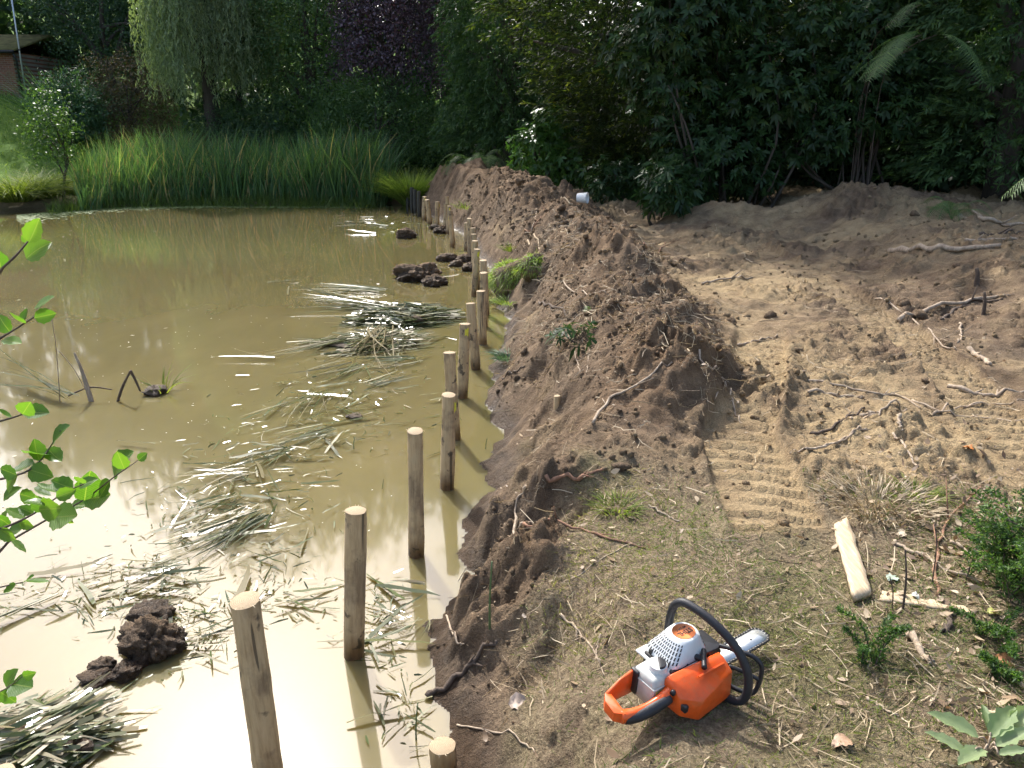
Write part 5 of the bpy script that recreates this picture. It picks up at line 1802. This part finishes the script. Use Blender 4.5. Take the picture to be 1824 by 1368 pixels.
    pipe('hand_grip', [(-.222, .054, .038), (-.185, .055, .051), (-.14, .062, .059), (-.10, .070, .063), (-.068, .074, .064)], [.0165 + .002 * math.sin(k / 39 * math.pi) for k in range(40)], rubber, rh)
    hull('throttle_trigger', [(-.115, .050, .046), (-.085, .054, .048), (-.120, .046, .064), (-.080, .048, .066), (-.10, .040, .056)], black, .003, rh)
    # front handlebar: left side, over the top, down to the right side
    pipe('front_handle', [(.098, .10, -.105), (.100, .160, -.112), (.104, .222, -.108), (.110, .252, -.085), (.118, .256, -.045), (.128, .248, .005), (.142, .226, .060), (.156, .190, .110), (.166, .140, .150), (.168, .085, .168), (.164, .036, .166), (.154, .010, .140), (.145, .004, .07), (.14, .006, .0)],
         .0135, rubber, n=80, seg=16)
    # hand guard in front of the handlebar
    hg = pipe('hand_guard', [(.185, .130, .030), (.205, .136, .075), (.232, .134, .122), (.246, .112, .150), (.242, .070, .158), (.232, .028, .158), (.220, .012, .148), (.200, .010, .110), (.185, .012, .06)], .0075, black, n=60)
    pipe('guard_brace', [(.188, .080, .075), (.215, .076, .118), (.238, .066, .157)], .0065, black, hg, 14)
    # bar and chain
    L0, L1, hw = .17, .475, .031
    tt = np.linspace(-math.pi / 2, math.pi / 2, 15)
    out = [(L0, -hw)] + [(L1 - .030 + .030 * math.cos(q), hw * math.sin(q)) for q in tt] + [(L0, hw)]
    cb, cz = .030, .0

    def plate(name, outl, b0, b1, mat, par):
        n = len(outl)
        V = np.array([(a, b0, cz + c) for a, c in outl] + [(a, b1, cz + c) for a, c in outl])
        F = [(k, (k + 1) % n, n + (k + 1) % n, n + k) for k in range(n)] + [tuple(range(n - 1, -1, -1)), tuple(range(n, 2 * n))]
        return obj(name, mesh_np(name, V, F, mat), par)
    bar = plate('guide_bar', out, cb - .002, cb + .002, steel, root)
    plate('bar_hole', [(L1 - .07 + .005 * math.cos(q), .003 * math.sin(q)) for q in np.linspace(0, 6.28, 12, endpoint=False)], cb + .0018, cb + .0026, dark, bar)
    # chain links round the bar
    path = [(L0 + (L1 - .030 - L0) * k / 20, -hw - .003) for k in range(21)] + [(L1 - .030 + .034 * math.cos(q), (hw + .003) * math.sin(q)) for q in tt[1:-1]] + [(L1 - .030 - (L1 - .030 - L0) * k / 20, hw + .003) for k in range(21)]
    path = np.array(path)
    seg = np.concatenate([[0], np.cumsum(np.linalg.norm(np.diff(path, axis=0), axis=1))])
    m = int(seg[-1] / .0125)
    parts = []
    for k in range(m):
        s0 = seg[-1] * (k + .5) / m
        a_, c_ = np.interp(s0, seg, path[:, 0]), np.interp(s0, seg, path[:, 1])
        a2, c2 = np.interp(s0 + .002, seg, path[:, 0]), np.interp(s0 + .002, seg, path[:, 1])
        tx = unit(np.array([a2 - a_, c2 - c_]))
        nx = np.array([tx[1], -tx[0]])
        h = .0055 if k % 2 else .0035
        b0, b1 = (cb - .0032, cb + .0032)
        q = [(a_ + tx[0] * u * .0058 + nx[0] * v, bb, cz + c_ + tx[1] * u * .0058 + nx[1] * v) for bb in (b0, b1) for u, v in ((-1, -.004), (1, -.004), (1, h * .6), (-1, h))]
        parts.append((np.array(q), [(0, 1, 2, 3), (7, 6, 5, 4), (0, 4, 5, 1), (1, 5, 6, 2), (2, 6, 7, 3), (3, 7, 4, 0)]))
    V, F = join(parts)
    obj('chain', mesh_np('chain', V, F, chain), bar)['kind'] = 'stuff'


chainsaw()


# ------------------------------------------------------------------ alder branch hanging in from the picture edge
def alder_leaf_mesh(k, r):
    """rounded, toothed leaf folded along its midrib, unit length along x"""
    n = 9
    xs = np.linspace(0, 1, n)
    wd = .40 * np.sin(math.pi * xs ** .8) ** .75 * (1 + .07 * np.where(np.arange(n) % 2, 1, -1))
    wd[0], wd[-1] = .01, .02
    V, F = [], []
    cup, curl = .12 + .25 * r.random(), .25 * r.normal()
    for i, x in enumerate(xs):
        for s in (-1, -.5, 0, .5, 1):
            z = cup * abs(s) * wd[i] + curl * (x - .4) ** 2 + .012 * math.sin(x * 30) * abs(s)
            V.append((x, s * wd[i], z))
    for i in range(n - 1):
        for j in range(4):
            a = i * 5 + j
            F.append((a, a + 1, a + 6, a + 5))
    return np.array(V), F


def alder_material():
    m, nt, p, out = newmat('alder_leaf')
    tc = node(nt, 'ShaderNodeTexCoord').outputs['Object']
    oi = node(nt, 'ShaderNodeObjectInfo')
    sep = node(nt, 'ShaderNodeSeparateXYZ')
    nt.links.new(tc, sep.inputs[0])
    ay = math_n(nt, 'ABSOLUTE', sep.outputs[1])
    ph = math_n(nt, 'MULTIPLY', math_n(nt, 'SUBTRACT', sep.outputs[0], math_n(nt, 'MULTIPLY', ay, .75)), 46.0)
    vein = math_n(nt, 'POWER', math_n(nt, 'ABSOLUTE', math_n(nt, 'SINE', ph)), 8.0)
    mid_ = math_n(nt, 'LESS_THAN', ay, .015)
    v = math_n(nt, 'MAXIMUM', math_n(nt, 'SUBTRACT', 1.0, vein), 0.0)
    c = ramp(nt, oi.outputs['Random'], [(0, (.055, .135, .018)), (.6, (.085, .19, .025)), (1, (.13, .24, .03))]).outputs[0]
    c2 = mix(nt, math_n(nt, 'MULTIPLY', vein, .25), c, (.16, .26, .05))
    c2 = mix(nt, mid_, c2, (.2, .28, .07))
    nt.links.new(c2, p.inputs['Base Color'])
    p.inputs['Roughness'].default_value = .28
    b = node(nt, 'ShaderNodeBump')
    b.inputs['Strength'].default_value = .5
    b.inputs['Distance'].default_value = .002
    nt.links.new(v, b.inputs['Height'])
    nt.links.new(b.outputs[0], p.inputs['Normal'])
    t = node(nt, 'ShaderNodeBsdfTranslucent')
    nt.links.new(mix(nt, 1.0, c2, (1.9, 2.0, .75), 'MULTIPLY'), t.inputs[0])
    ms = node(nt, 'ShaderNodeMixShader')
    ms.inputs[0].default_value = .45
    nt.links.new(p.outputs[0], ms.inputs[1])
    nt.links.new(t.outputs[0], ms.inputs[2])
    nt.links.new(ms.outputs[0], out.inputs[0])
    return m


def alder_branch():
    r = np.random.default_rng(17)
    am = alder_material()
    protos = []
    for k in range(7):
        V, F = alder_leaf_mesh(k, r)
        protos.append(mesh_np('leaf', V, F, am, True))
    Y0 = 1.45
    stem_top, stem_foot = at_y(-330, 300, Y0 + .1), np.array([at_y(-330, 1100, Y0 + .1)[0] - .1, Y0 + .15, -.1])
    root = empty('alder_sapling', tuple(stem_foot))
    tag(root, 'leafy alder twigs with bright green leaves reaching in over the pond', 'sapling')
    loc = lambda p: np.asarray(p) - stem_foot
    V, F = tube(smooth_path([loc(stem_foot), loc((stem_foot + stem_top) / 2 + np.array([.04, 0, 0])), loc(stem_top)], 16), np.linspace(.016, .008, 16), 8)
    obj('stem', mesh_np('stem', V, F, M['bark'], True), root)
    twigs = [([(-330, 420), (-60, 520), (10, 472), (48, 432), (68, 402)], Y0), ([(-330, 560), (-60, 640), (0, 603), (50, 572), (88, 547)], Y0 + .08), ([(-330, 700), (-60, 762), (0, 750), (40, 738), (68, 728)], Y0 - .05),
             ([(-330, 900), (-60, 1005), (20, 962), (90, 922), (150, 890), (200, 852), (246, 820)], Y0), ([(-330, 780), (-60, 850), (30, 846), (70, 822), (92, 792), (108, 766)], Y0 + .05), ([(-330, 960), (-80, 960), (0, 942), (60, 915), (110, 880), (150, 862)], Y0 - .08),
             ([(-330, 1060), (-60, 1060), (0, 1046), (45, 1036)], Y0 + .02), ([(-330, 1180), (-60, 1250), (0, 1232), (40, 1205)], Y0 + .25)]
    for P, y in twigs:
        pts = smooth_path([loc(at_y(a, b, y + .03 * math.sin(i * 2.1))) for i, (a, b) in enumerate(P)], 26)
        V, F = tube(pts, np.linspace(.0035, .0009, 26), 6)
        obj('twig', mesh_np('twig', V, F, M['stick_dark'], True), root)
    # leaf: base px, tip px, depth
    LV = [((52, 432), (70, 386), 0), ((45, 460), (90, 428), 0), ((48, 432), (38, 418), 0), ((2, 476), (-8, 440), 0), ((62, 548), (98, 527), .08), ((62, 566), (102, 556), .08), ((45, 578), (12, 560), .08), ((40, 575), (50, 548), .08), ((18, 592), (-6, 560), .08),
          ((5, 605), (40, 612), .08), ((0, 600), (-20, 625), .08), ((40, 738), (55, 715), -.05), ((42, 732), (92, 738), -.05), ((20, 745), (-8, 732), -.05), ((0, 750), (-20, 770), -.05),
          ((200, 850), (232, 800), 0), ((222, 836), (208, 802), .0), ((246, 820), (262, 806), 0), ((196, 855), (176, 888), .01), ((150, 890), (160, 833), 0), ((150, 890), (204, 882), 0), ((125, 902), (168, 898), 0), ((110, 912), (130, 935), 0), ((90, 922), (140, 918), 0),
          ((92, 792), (122, 754), .05), ((80, 810), (42, 806), .05), ((70, 822), (58, 780), .05), ((85, 800), (112, 826), .05), ((62, 826), (20, 842), .05), ((50, 836), (96, 850), .05), ((30, 846), (-6, 830), .05), ((30, 846), (10, 880), .05),
          ((150, 862), (132, 848), -.08), ((130, 870), (88, 856), -.08), ((110, 880), (62, 868), -.08), ((100, 886), (138, 872), -.08), ((80, 900), (40, 890), -.08), ((70, 908), (112, 905), -.08), ((60, 915), (30, 902), -.08), ((45, 922), (8, 905), -.08), ((35, 930), (66, 940), -.08), ((20, 936), (-14, 915), -.08),
          ((0, 942), (30, 962), -.08), ((20, 962), (-10, 950), 0), ((20, 962), (48, 985), 0), ((0, 974), (-20, 998), 0), ((0, 940), (14, 908), -.05), ((45, 1036), (88, 1040), .02), ((30, 1040), (8, 1058), .02), ((45, 1036), (62, 1026), .02), ((40, 1205), (62, 1198), .25), ((20, 1218), (60, 1225), .25), ((10, 1226), (30, 1190), .25),
          ((0, 1232), (30, 1252), .25), ((78, 912), (62, 880), -.06), ((15, 948), (50, 942), -.02), ((60, 870), (92, 884), -.03), ((140, 868), (175, 850), -.06), ((35, 880), (70, 890), .0), ((5, 890), (38, 866), .02)]
    for k, (a, b, dy) in enumerate(LV):
        p, q = at_y(*a, Y0 + dy + .03 * math.sin(k)), at_y(*b, Y0 + dy + .03 * math.sin(k) + .012 * r.normal())
        X = unit(q - p)
        up = np.array([.35 * r.normal(), -.35 + .45 * r.normal(), .8])
        Z = unit(up - X * np.dot(up, X))
        if r.random() < .2:
            Z = unit(np.array([.2 * r.normal(), -1, .2]) - X * np.dot(np.array([0, -1, .2]), X))
        Yv = np.cross(Z, X)
        L = np.linalg.norm(q - p) * .95
        o = bpy.data.objects.new('leaf', protos[k % 7])
        link(o, root)
        mt = Matrix((X, Yv, Z)).transposed().to_4x4() @ Matrix.Diagonal((L, L * (.85 + .3 * r.random()), L, 1))
        o.matrix_local = Matrix.Translation(Vector(loc(p))) @ mt


alder_branch()


# ------------------------------------------------------------------ ground cover of the near bank
def scatter(n, x0, x1, y0, y1, seed):
    r = np.random.default_rng(seed)
    y = y0 + (y1 - y0) * r.random(n) ** 1.25
    x = x0 + (x1 - x0) * r.random(n)
    vis = (x < .72 * y + .5) & (x > -.25 * y - .3)
    x, y = x[vis], y[vis]
    return x, y, terrain(x, y), r


def ground_cover():
    x, y, t, r = scatter(90000, -.5, 4.2, 1.5, 5.2, 61)
    dens = t['grass'] * np.clip(.55 + .9 * fbm(x * 1.5, y * 1.5, 3, 9), .04, 1)
    k = (r.random(len(x)) < dens) & (t['d'] > .06)
    x, y, z = x[k], y[k], t['z'][k]
    n = len(x)
    green = np.clip(.5 + .9 * fbm(x * 1.1, y * 1.1, 3, 19), 0, 1)
    d = np.array([0, 0, .55]) + .75 * r.normal(size=(n, 3)) * np.array([1, 1, .3])
    s = np.cross(d, rand_dirs(n, r))
    L = .014 + .032 * r.random(n) ** 1.5
    V, F = ribbons(np.stack([x, y, z - .002], 1), d, s, .5 * r.normal(size=(n, 3)) * np.array([1, 1, .6]), L, .0022 + .0015 * r.random(n), [1, .8, .1])
    rn = np.clip(1 - .75 * green * (.45 + .55 * r.random(n)) - .1, 0, 1)
    o = obj('grass', mesh_np('grass', V, F, M['grass'], False, {'rnd': per(rn, 6)}))
    tag(o, 'short trampled grass on the near bank round the chainsaw', 'grass', kind='stuff')
    # straw, chopped stems
    x, y, t, r = scatter(80000, -.4, 6.5, 1.5, 9.5, 62)
    dens = np.clip(t['grass'] * (.75 + .9 * fbm(x * 2, y * 2, 3, 29)) + .07 * t['dirt'] + .10 * t['heap'], 0, 1)
    k = (r.random(len(x)) < dens) & (t['d'] > .02)
    x, y, z = x[k], y[k], t['z'][k]
    n = len(x)
    d = np.stack([r.normal(size=n), r.normal(size=n), .18 * r.normal(size=n)], 1)
    L = (.014 + .10 * r.random(n) ** 3.0) * (1 + .08 * y)
    V, F = ribbons(np.stack([x, y, z + .004 + .006 * r.random(n)], 1), d, np.cross(d, rand_dirs(n, r)), .25 * r.normal(size=(n, 3)) * np.array([1, 1, .3]), L, .0018 + .0030 * r.random(n), [.9, 1, .8])
    o = obj('straw_litter', mesh_np('straw_litter', V, F, M['straw'], False, {'rnd': per(r.random(n), 6)}))
    tag(o, 'dry straw and stem litter strewn over the near bank', 'straw', kind='stuff')
    # dead leaves and wood chips
    x, y, t, r = scatter(34000, -.2, 5.0, 1.5, 6.5, 63)
    zone = sst(1.2, 2.1, x - .18 * (y - 2.5)) * sst(4.6, 3.6, y) + .07
    k = (r.random(len(x)) < zone * (.3 + .8 * t['grass']) * .8) & (t['d'] > .1)
    x, y, z = x[k], y[k], t['z'][k]
    n = len(x)
    nr = unit(np.array([0, 0, 1.0]) + .45 * r.normal(size=(n, 3)))
    d = np.stack([r.normal(size=n), r.normal(size=n), .2 * r.normal(size=n)], 1)
    s = np.cross(nr, unit(d))
    L = .012 + .036 * r.random(n) ** 2
    V, F = ribbons(np.stack([x, y, z + .006 + .008 * r.random(n)], 1), d, s, np.array([0, 0, 1.0]) * (.35 * r.normal(size=(n, 1))), L, L * (.35 + .4 * r.random(n)), [.2, .95, .8, .1])
    o = obj('leaf_litter', mesh_np('leaf_litter', V, F, M['dead_leaf'], False, {'rnd': per(r.random(n), 8)}))
    tag(o, 'curled brown dead leaves and chips beside the plank', 'dead leaves', kind='stuff')
    # crumbs of soil on the heap and the track
    x, y, t, r = scatter(74000, -2.5, 7.5, 2.0, 19, 64)
    dens = np.clip(.55 * t['heap'] + t['dirt'] * .2 * (1 - .7 * t['sand']) + .55 * sst(.42, .2, t['d']) * sst(2.3, 2.8, y) * (y < 3.7) + .5 * t['fresh'] + .02 * t['grass'], 0, 1) * np.clip(.6 + .9 * fbm(x * 2.3, y * 2.3, 3, 39), .08, 1)
    k = (r.random(len(x)) < dens) & (t['d'] > .03)
    x, y, z = x[k], y[k], t['z'][k]
    fr, sd = t['fresh'][k], t['dirt'][k] * (1 - t['heap'][k])
    n = len(x)
    bm = bmesh.new()
    bmesh.ops.create_icosphere(bm, subdivisions=1, radius=1)
    v0 = np.array([v.co[:] for v in bm.verts])
    f0 = np.array([[v.index for v in f.verts] for f in bm.faces])
    bm.free()
    size = (.0025 + .014 * r.random(n) ** 6 + .0045 * r.random(n)) * (1 + .07 * y)
    V = v0[None] * (1 + .35 * r.normal(size=(n, 12, 1)) * .6) * size[:, None, None] * (.7 + .6 * r.random((n, 1, 3)))
    V = V + np.stack([x, y, z + size * .25], 1)[:, None, :]
    F = (f0[None] + (np.arange(n) * 12)[:, None, None]).reshape(-1, 3)
    Z = np.zeros(n * 12)
    o = obj('soil_crumbs', mesh_np('soil_crumbs', V.reshape(-1, 3), F, M['soil'], False, {'fresh': per(fr, 12), 'grass': Z, 'sand': per(np.clip(.3 * r.random(n) + .3 * sd, 0, 1), 12), 'lawn': Z}))
    tag(o, 'loose crumbs and clods of soil on the heap and track', 'soil crumbs', kind='stuff')


ground_cover()


def big_clods():
    x, y, t, r = scatter(5200, -2.5, 6.5, 2.6, 19, 65)
    k = (r.random(len(x)) < np.clip(.16 * t['heap'] + .35 * t['fresh'] * t['heap'] + .03 * t['dirt'] * (1 - t['sand']), 0, 1) * np.clip(.5 + 1.2 * fbm(x * 1.1, y * 1.1, 2, 55), .02, 1.2)) & (t['d'] > .02)
    x, y, z, fr = x[k], y[k], t['z'][k], t['fresh'][k]
    n = len(x)
    base = [ico_lump(2, 300 + j, .55, .8)[0] for j in range(10)]
    f0 = ico_lump(2, 300, .5, .8)[1]
    m = len(base[0])
    V = np.array([base[j % 10] for j in range(n)])
    a = r.random(n) * 6.28
    c, s_ = np.cos(a)[:, None], np.sin(a)[:, None]
    V = np.stack([V[..., 0] * c - V[..., 1] * s_, V[..., 0] * s_ + V[..., 1] * c, V[..., 2]], 2)
    size = (.010 + .028 * r.random(n) ** 2.5) * (1 + .05 * y)
    V = V * size[:, None, None] * (.75 + .5 * r.random((n, 1, 3))) + np.stack([x, y, z + size * .2], 1)[:, None]
    F = (f0[None] + (np.arange(n) * m)[:, None, None]).reshape(-1, 3)
    Z = np.zeros(n * m)
    o = obj('soil_clods', mesh_np('soil_clods', V.reshape(-1, 3), F, M['soil'], False, {'fresh': per(fr, m), 'grass': Z, 'sand': Z, 'lawn': Z}))
    tag(o, 'larger torn clods of earth lying over the heap', 'soil clods', kind='stuff')


big_clods()


def sprig(name, label, base, n, size, seed, cat='conifer sprig', aim=None, leaf=.022):
    """upright feathery conifer sprays: twigs with flat scale leaves"""
    r = np.random.default_rng(seed)
    root = empty(name, tuple(base))
    tag(root, label, cat)
    Ps, Ds = [], []
    parts = []
    for q in range(n):
        a = r.random() * 6.28 if aim is None else aim + .7 * r.normal()
        h = np.array([math.cos(a), math.sin(a), 0])
        l = size[0] * (.6 + .6 * r.random())
        st = np.array([r.normal() * size[1], r.normal() * size[1], 0])
        p = smooth_path([st - [0, 0, .02], st + h * l * .3 + [0, 0, l * .45 * size[2]], st + h * l * .75 + [0, 0, l * .6 * size[2]]], 10)
        parts.append(tube(p, np.linspace(.003, .0012, 10), 5))
        tg = unit(np.gradient(p, axis=0))
        sd = unit(np.cross(tg, [0, 0, 1.0]))
        for j in range(1, 10):
            for k in range(7):
                sg = -1 if k % 2 else 1
                d = unit(sd[j] * sg * (.8 + .3 * r.normal()) + tg[j] * (.9 + .3 * r.normal()) + np.array([0, 0, .35 * r.normal()]))
                e = l * .22 * (1.1 - j / 12)
                for m in range(4):
                    Ps.append(p[j] + d * e * (m + .6) / 4 + r.normal(size=3) * .004)
                    Ds.append(unit(d + .5 * r.normal(size=3)))
    P, D = np.array(Ps), np.array(Ds)
    V, F = diamonds(P, D, unit(rand_dirs(len(P), r) + np.array([0, 0, .7])), leaf * (.7 + .6 * r.random(len(P))), leaf * .34, .05)
    leaf_obj('foliage', V, F, r.random(len(P)), 4, M['sprig'], root)
    V, F = join(parts)
    obj('twigs', mesh_np('twigs', V, F, M['stick_dark'], True), root)


g = on_ground(1812, 1045)
sprig('cypress_bush', 'bright green cypress sprays at the picture edge beside the leaf litter', (g[0] + .04, g[1], g[2]), 46, (.34, .07, 1.1), 21, 'conifer', leaf=.020)
g = on_ground(1552, 1180)
sprig('conifer_sprig', 'small green conifer seedling in front of the plank end', g, 7, (.15, .02, 1.5), 22, leaf=.016)
g = on_ground(1762, 1135)
sprig('conifer_sprig', 'low green conifer sprig below the cypress sprays', g, 8, (.14, .04, .8), 23, leaf=.016)
g = on_ground(1802, 1215)
sprig('conifer_sprig', 'yellowish conifer sprig at the picture edge near the bottom', g, 5, (.12, .03, .8), 24, leaf=.016)
# grass sods, wilted shoots
for k, (px, py, n, L, lab, mt, sp, ar) in enumerate(((905, 540, 260, .16, 'thin grass hanging below the large turf sod', 'sod', .16, 1.1),
                                                     (908, 447, 130, .22, 'small green grass tuft above the large sod', 'sedge', .10, .7), (1100, 905, 160, .075, 'yellowish grass tuft between the heap and the tread marks', 'sedge', .10, .8),
                                                     (1560, 895, 420, .085, 'clump of dry pale grass behind the plank', 'straw', .26, .8), (1630, 880, 160, .07, 'green tinted grass clump near the dry pale one', 'sedge', .12, 1.0), (830, 372, 120, .3, 'grass tuft on the far end of the heap', 'sedge', .25, .8))):
    p = on_ground(px, py)
    tuft('grass_tuft', lab, (p[0], p[1], p[2] + (.05 if n > 600 else 0)), n, L, .006 if L < .3 else .007, 600 + k, mt, sp, ar)


def grass_sod(label, px, py, rad, n, L, seed):
    """rounded turf torn from the bank: earth lump with grass hanging over it"""
    r = np.random.default_rng(seed)
    p = on_ground(px, py)
    root = empty('turf_sod', tuple(p))
    tag(root, label, 'turf')
    V, F = ico_lump(3, seed, .25, .9)
    m = len(V)
    obj('earth', mesh_np('earth', V * rad, F, M['soil'], False, {'fresh': np.full(m, .4), 'grass': np.full(m, .6), 'sand': np.zeros(m), 'lawn': np.zeros(m)}), root)
    d = rand_dirs(n * 2, r)
    d = d[d[:, 2] > -.15][:n]
    k = len(d)
    V, F = ribbons(d * rad * .95 * np.array([1, 1, .9]), unit(d + np.array([0, 0, .35]) + .35 * r.normal(size=(k, 3))), np.cross(d, rand_dirs(k, r)), np.array([0, 0, -1.0]) * (.5 + .7 * r.random((k, 1))) + .15 * r.normal(size=(k, 3)), L * (.5 + .7 * r.random(k)), .009, [1, .9, .6, .05])
    leaf_obj('grass_blades', V, F, np.clip(.35 + .65 * r.random(k), 0, 1), 8, M['sod'], root)


grass_sod('large rounded green turf sod hanging on the water side of the heap', 915, 500, .27, 3000, .15, 831)
grass_sod('smaller yellowish turf sod leaning against the large green one', 950, 478, .17, 1500, .11, 832)
g = on_ground(1035, 610)
whorl_shrub('wilted_shoot', 'wilted leafy shoot dumped on the middle of the heap', (g[0], g[1]), [(0, 0, .02, .26, .22, .14), (-.15, .1, .02, .14, .14, .1)], 70, 621, .075, .02, 'rhodo', 'leafy shoot', 6, .0, stem=.006)
g = on_ground(1040, 560)
fern('fern_sprig', 'small torn green fern on top of the wilted shoot', (g[0], g[1], g[2]), 3, .16, 622, up=1.0, cat='fern')
g = on_ground(905, 640)
tuft('conifer_scrap', 'dull blue green plant scrap at the water edge of the heap', (g[0], g[1], g[2]), 240, .16, .006, 623, 'blue_shrub', .10, 1.0, 'plant scrap')


def broad_leaves():
    r = np.random.default_rng(9)
    mt = leafmat('pale_broad_leaf', [(0, (.13, .20, .08)), (1, (.26, .33, .17))], .45, .35)
    g = on_ground(1760, 1335)
    root = empty('broadleaf_weed', tuple(g))
    tag(root, 'pale broad leaved weed in the bottom corner', 'weed')
    V0, F0 = alder_leaf_mesh(0, r)
    for a, b in (((1740, 1330), (1645, 1300)), ((1720, 1362), (1640, 1335)), ((1760, 1330), (1800, 1290)), ((1770, 1345), (1826, 1330)), ((1760, 1320), (1742, 1285)), ((1775, 1360), (1828, 1368)), ((1750, 1352), (1700, 1395)), ((1790, 1318), (1830, 1285))):
        p, q = on_ground(*a, .03), on_ground(*b, .06)
        X = unit(q - p)
        up = np.array([.3 * r.normal(), .3 * r.normal(), 1])
        Z = unit(up - X * np.dot(up, X))
        L = np.linalg.norm(q - p)
        Yv = np.cross(Z, X)
        V = V0 * np.array([L, L * .5, L])
        V[:, 1] *= 1 + .10 * np.sin(V[:, 0] / L * 22)
        V = V[:, :1] * X + V[:, 1:2] * Yv + V[:, 2:] * Z + (p - g)
        obj('leaf', mesh_np('leaf', V, F0, mt, True, {'rnd': np.full(len(V), r.random())}), root)
        pp = p - g
        Vt, Ft = tube(smooth_path([(0, 0, -.02), pp * .5 + [0, 0, .02], pp], 6), .003, 5)
        obj('stem', mesh_np('stem', Vt, Ft, M['stick'], True), root)


broad_leaves()
# single leaves that stand out
V0, F0 = alder_leaf_mesh(1, np.random.default_rng(3))
for k, (px, py, L, c, lab) in enumerate(((1722, 800, .07, (.45, .16, .03), 'curled orange brown leaf on the sandy track'), (1590, 1033, .06, (.30, .36, .28), 'pale green leaf lying beside the plank'), (1770, 1095, .05, (.36, .36, .10), 'yellow green dead leaf below the cypress sprays'),
                                         (1500, 1325, .07, (.33, .21, .13), 'flat brown bark flake at the bottom edge'), (1630, 1065, .03, (.7, .68, .6), 'small white chip beside the slab'), (925, 1255, .08, (.42, .33, .26), 'pale crumpled dead leaf on the near grass'),
                                         (1790, 1180, .07, (.40, .17, .06), 'rusty brown leaf near the picture edge'), (1775, 1290, .09, (.45, .36, .22), 'large tan curled leaf above the broad leaved weed'))):
    r = np.random.default_rng(800 + k)
    p = on_ground(px, py, .012)
    a = r.random() * 6.28
    V = V0 * L
    V[:, 0] -= L / 2
    V[:, 2] += .35 * V[:, 1] ** 2 / L + .004 * r.normal(size=len(V))
    o = obj('fallen_leaf', mesh_np('fallen_leaf', V, F0, plain('fallen_leaf_colour', c, .55, var=.3), True))
    o.location = p
    o.rotation_euler = (.2 * r.normal(), .2 * r.normal(), a)
    tag(o, lab, 'leaf')


def heap_roots():
    x, y, t, r = scatter(18000, -1.2, 3.5, 2.6, 13, 91)
    k = (r.random(len(x)) < np.clip(.55 * t['heap'] + .10 * t['dirt'], 0, 1) * np.clip(.4 + fbm(x * 1.7, y * 1.7, 2, 47), .05, 1)) & (t['d'] > .03)
    x, y = x[k], y[k]
    n, m = len(x), 7
    a = r.random(n) * 6.28
    L = (.05 + .28 * r.random(n) ** 2.2) * (1 + .05 * y)
    tt = np.linspace(-.5, .5, m)
    w1, w2 = r.normal(size=n) * .5, r.normal(size=n)
    X = x[:, None] + np.cos(a)[:, None] * L[:, None] * tt + (-np.sin(a) * L * w1)[:, None] * (tt ** 2) + (-np.sin(a) * L * .06)[:, None] * np.sin(tt * 14 + w2[:, None])
    Y = y[:, None] + np.sin(a)[:, None] * L[:, None] * tt + (np.cos(a) * L * w1)[:, None] * (tt ** 2) + (np.cos(a) * L * .06)[:, None] * np.sin(tt * 14 + w2[:, None])
    Z = terrain(X.ravel(), Y.ravel())['z'].reshape(n, m)
    Z = np.maximum(Z, Z.mean(1, keepdims=True) - .02) + .005 + .02 * (r.random(n)[:, None] ** 3) * (1 - 3.5 * tt ** 2)
    W = (.0013 + .003 * r.random(n) ** 2) * (1 + .05 * y)
    sx, sy = -np.sin(a), np.cos(a)
    up = np.stack([sx[:, None] * W[:, None] * .5 + 0 * tt, sy[:, None] * W[:, None] * .5 + 0 * tt, np.repeat((W * .5)[:, None], m, 1)], 2)
    P = np.stack([X, Y, Z], 2)
    V = np.stack([P - up, P + up], 2).reshape(-1, 3)
    b = ((np.arange(n) * m * 2)[:, None] + (np.arange(m - 1) * 2)[None]).reshape(-1)
    o = obj('root_fibres', mesh_np('root_fibres', V, np.stack([b, b + 1, b + 3, b + 2], 1), M['straw'], False, {'rnd': per(.1 + .8 * r.random(n), m * 2)}))
    tag(o, 'thin torn roots and stems tangled over the soil heap', 'roots', kind='stuff')


heap_roots()


def lawn_blades():
    r = np.random.default_rng(77)
    n = 9000
    x, y = -23 + 11 * r.random(n), 22 + 12 * r.random(n)
    t = terrain(x, y)
    k = (t['lawn'] > .3) & (x < -.42 * y - 1.5)
    x, y, z = x[k], y[k], t['z'][k]
    n = len(x)
    d = np.array([0, 0, 1.0]) + .5 * r.normal(size=(n, 3))
    V, F = ribbons(np.stack([x, y, z], 1), d, rand_dirs(n, r), .3 * r.normal(size=(n, 3)), .07 + .09 * r.random(n), .03, [1, .8, .1])
    o = obj('lawn_grass', mesh_np('lawn_grass', V, F, M['sod'], False, {'rnd': per(.8 * r.random(n), 6)}))
    tag(o, 'bright mown grass on the slope below the brick building', 'grass', kind='stuff')


lawn_blades()
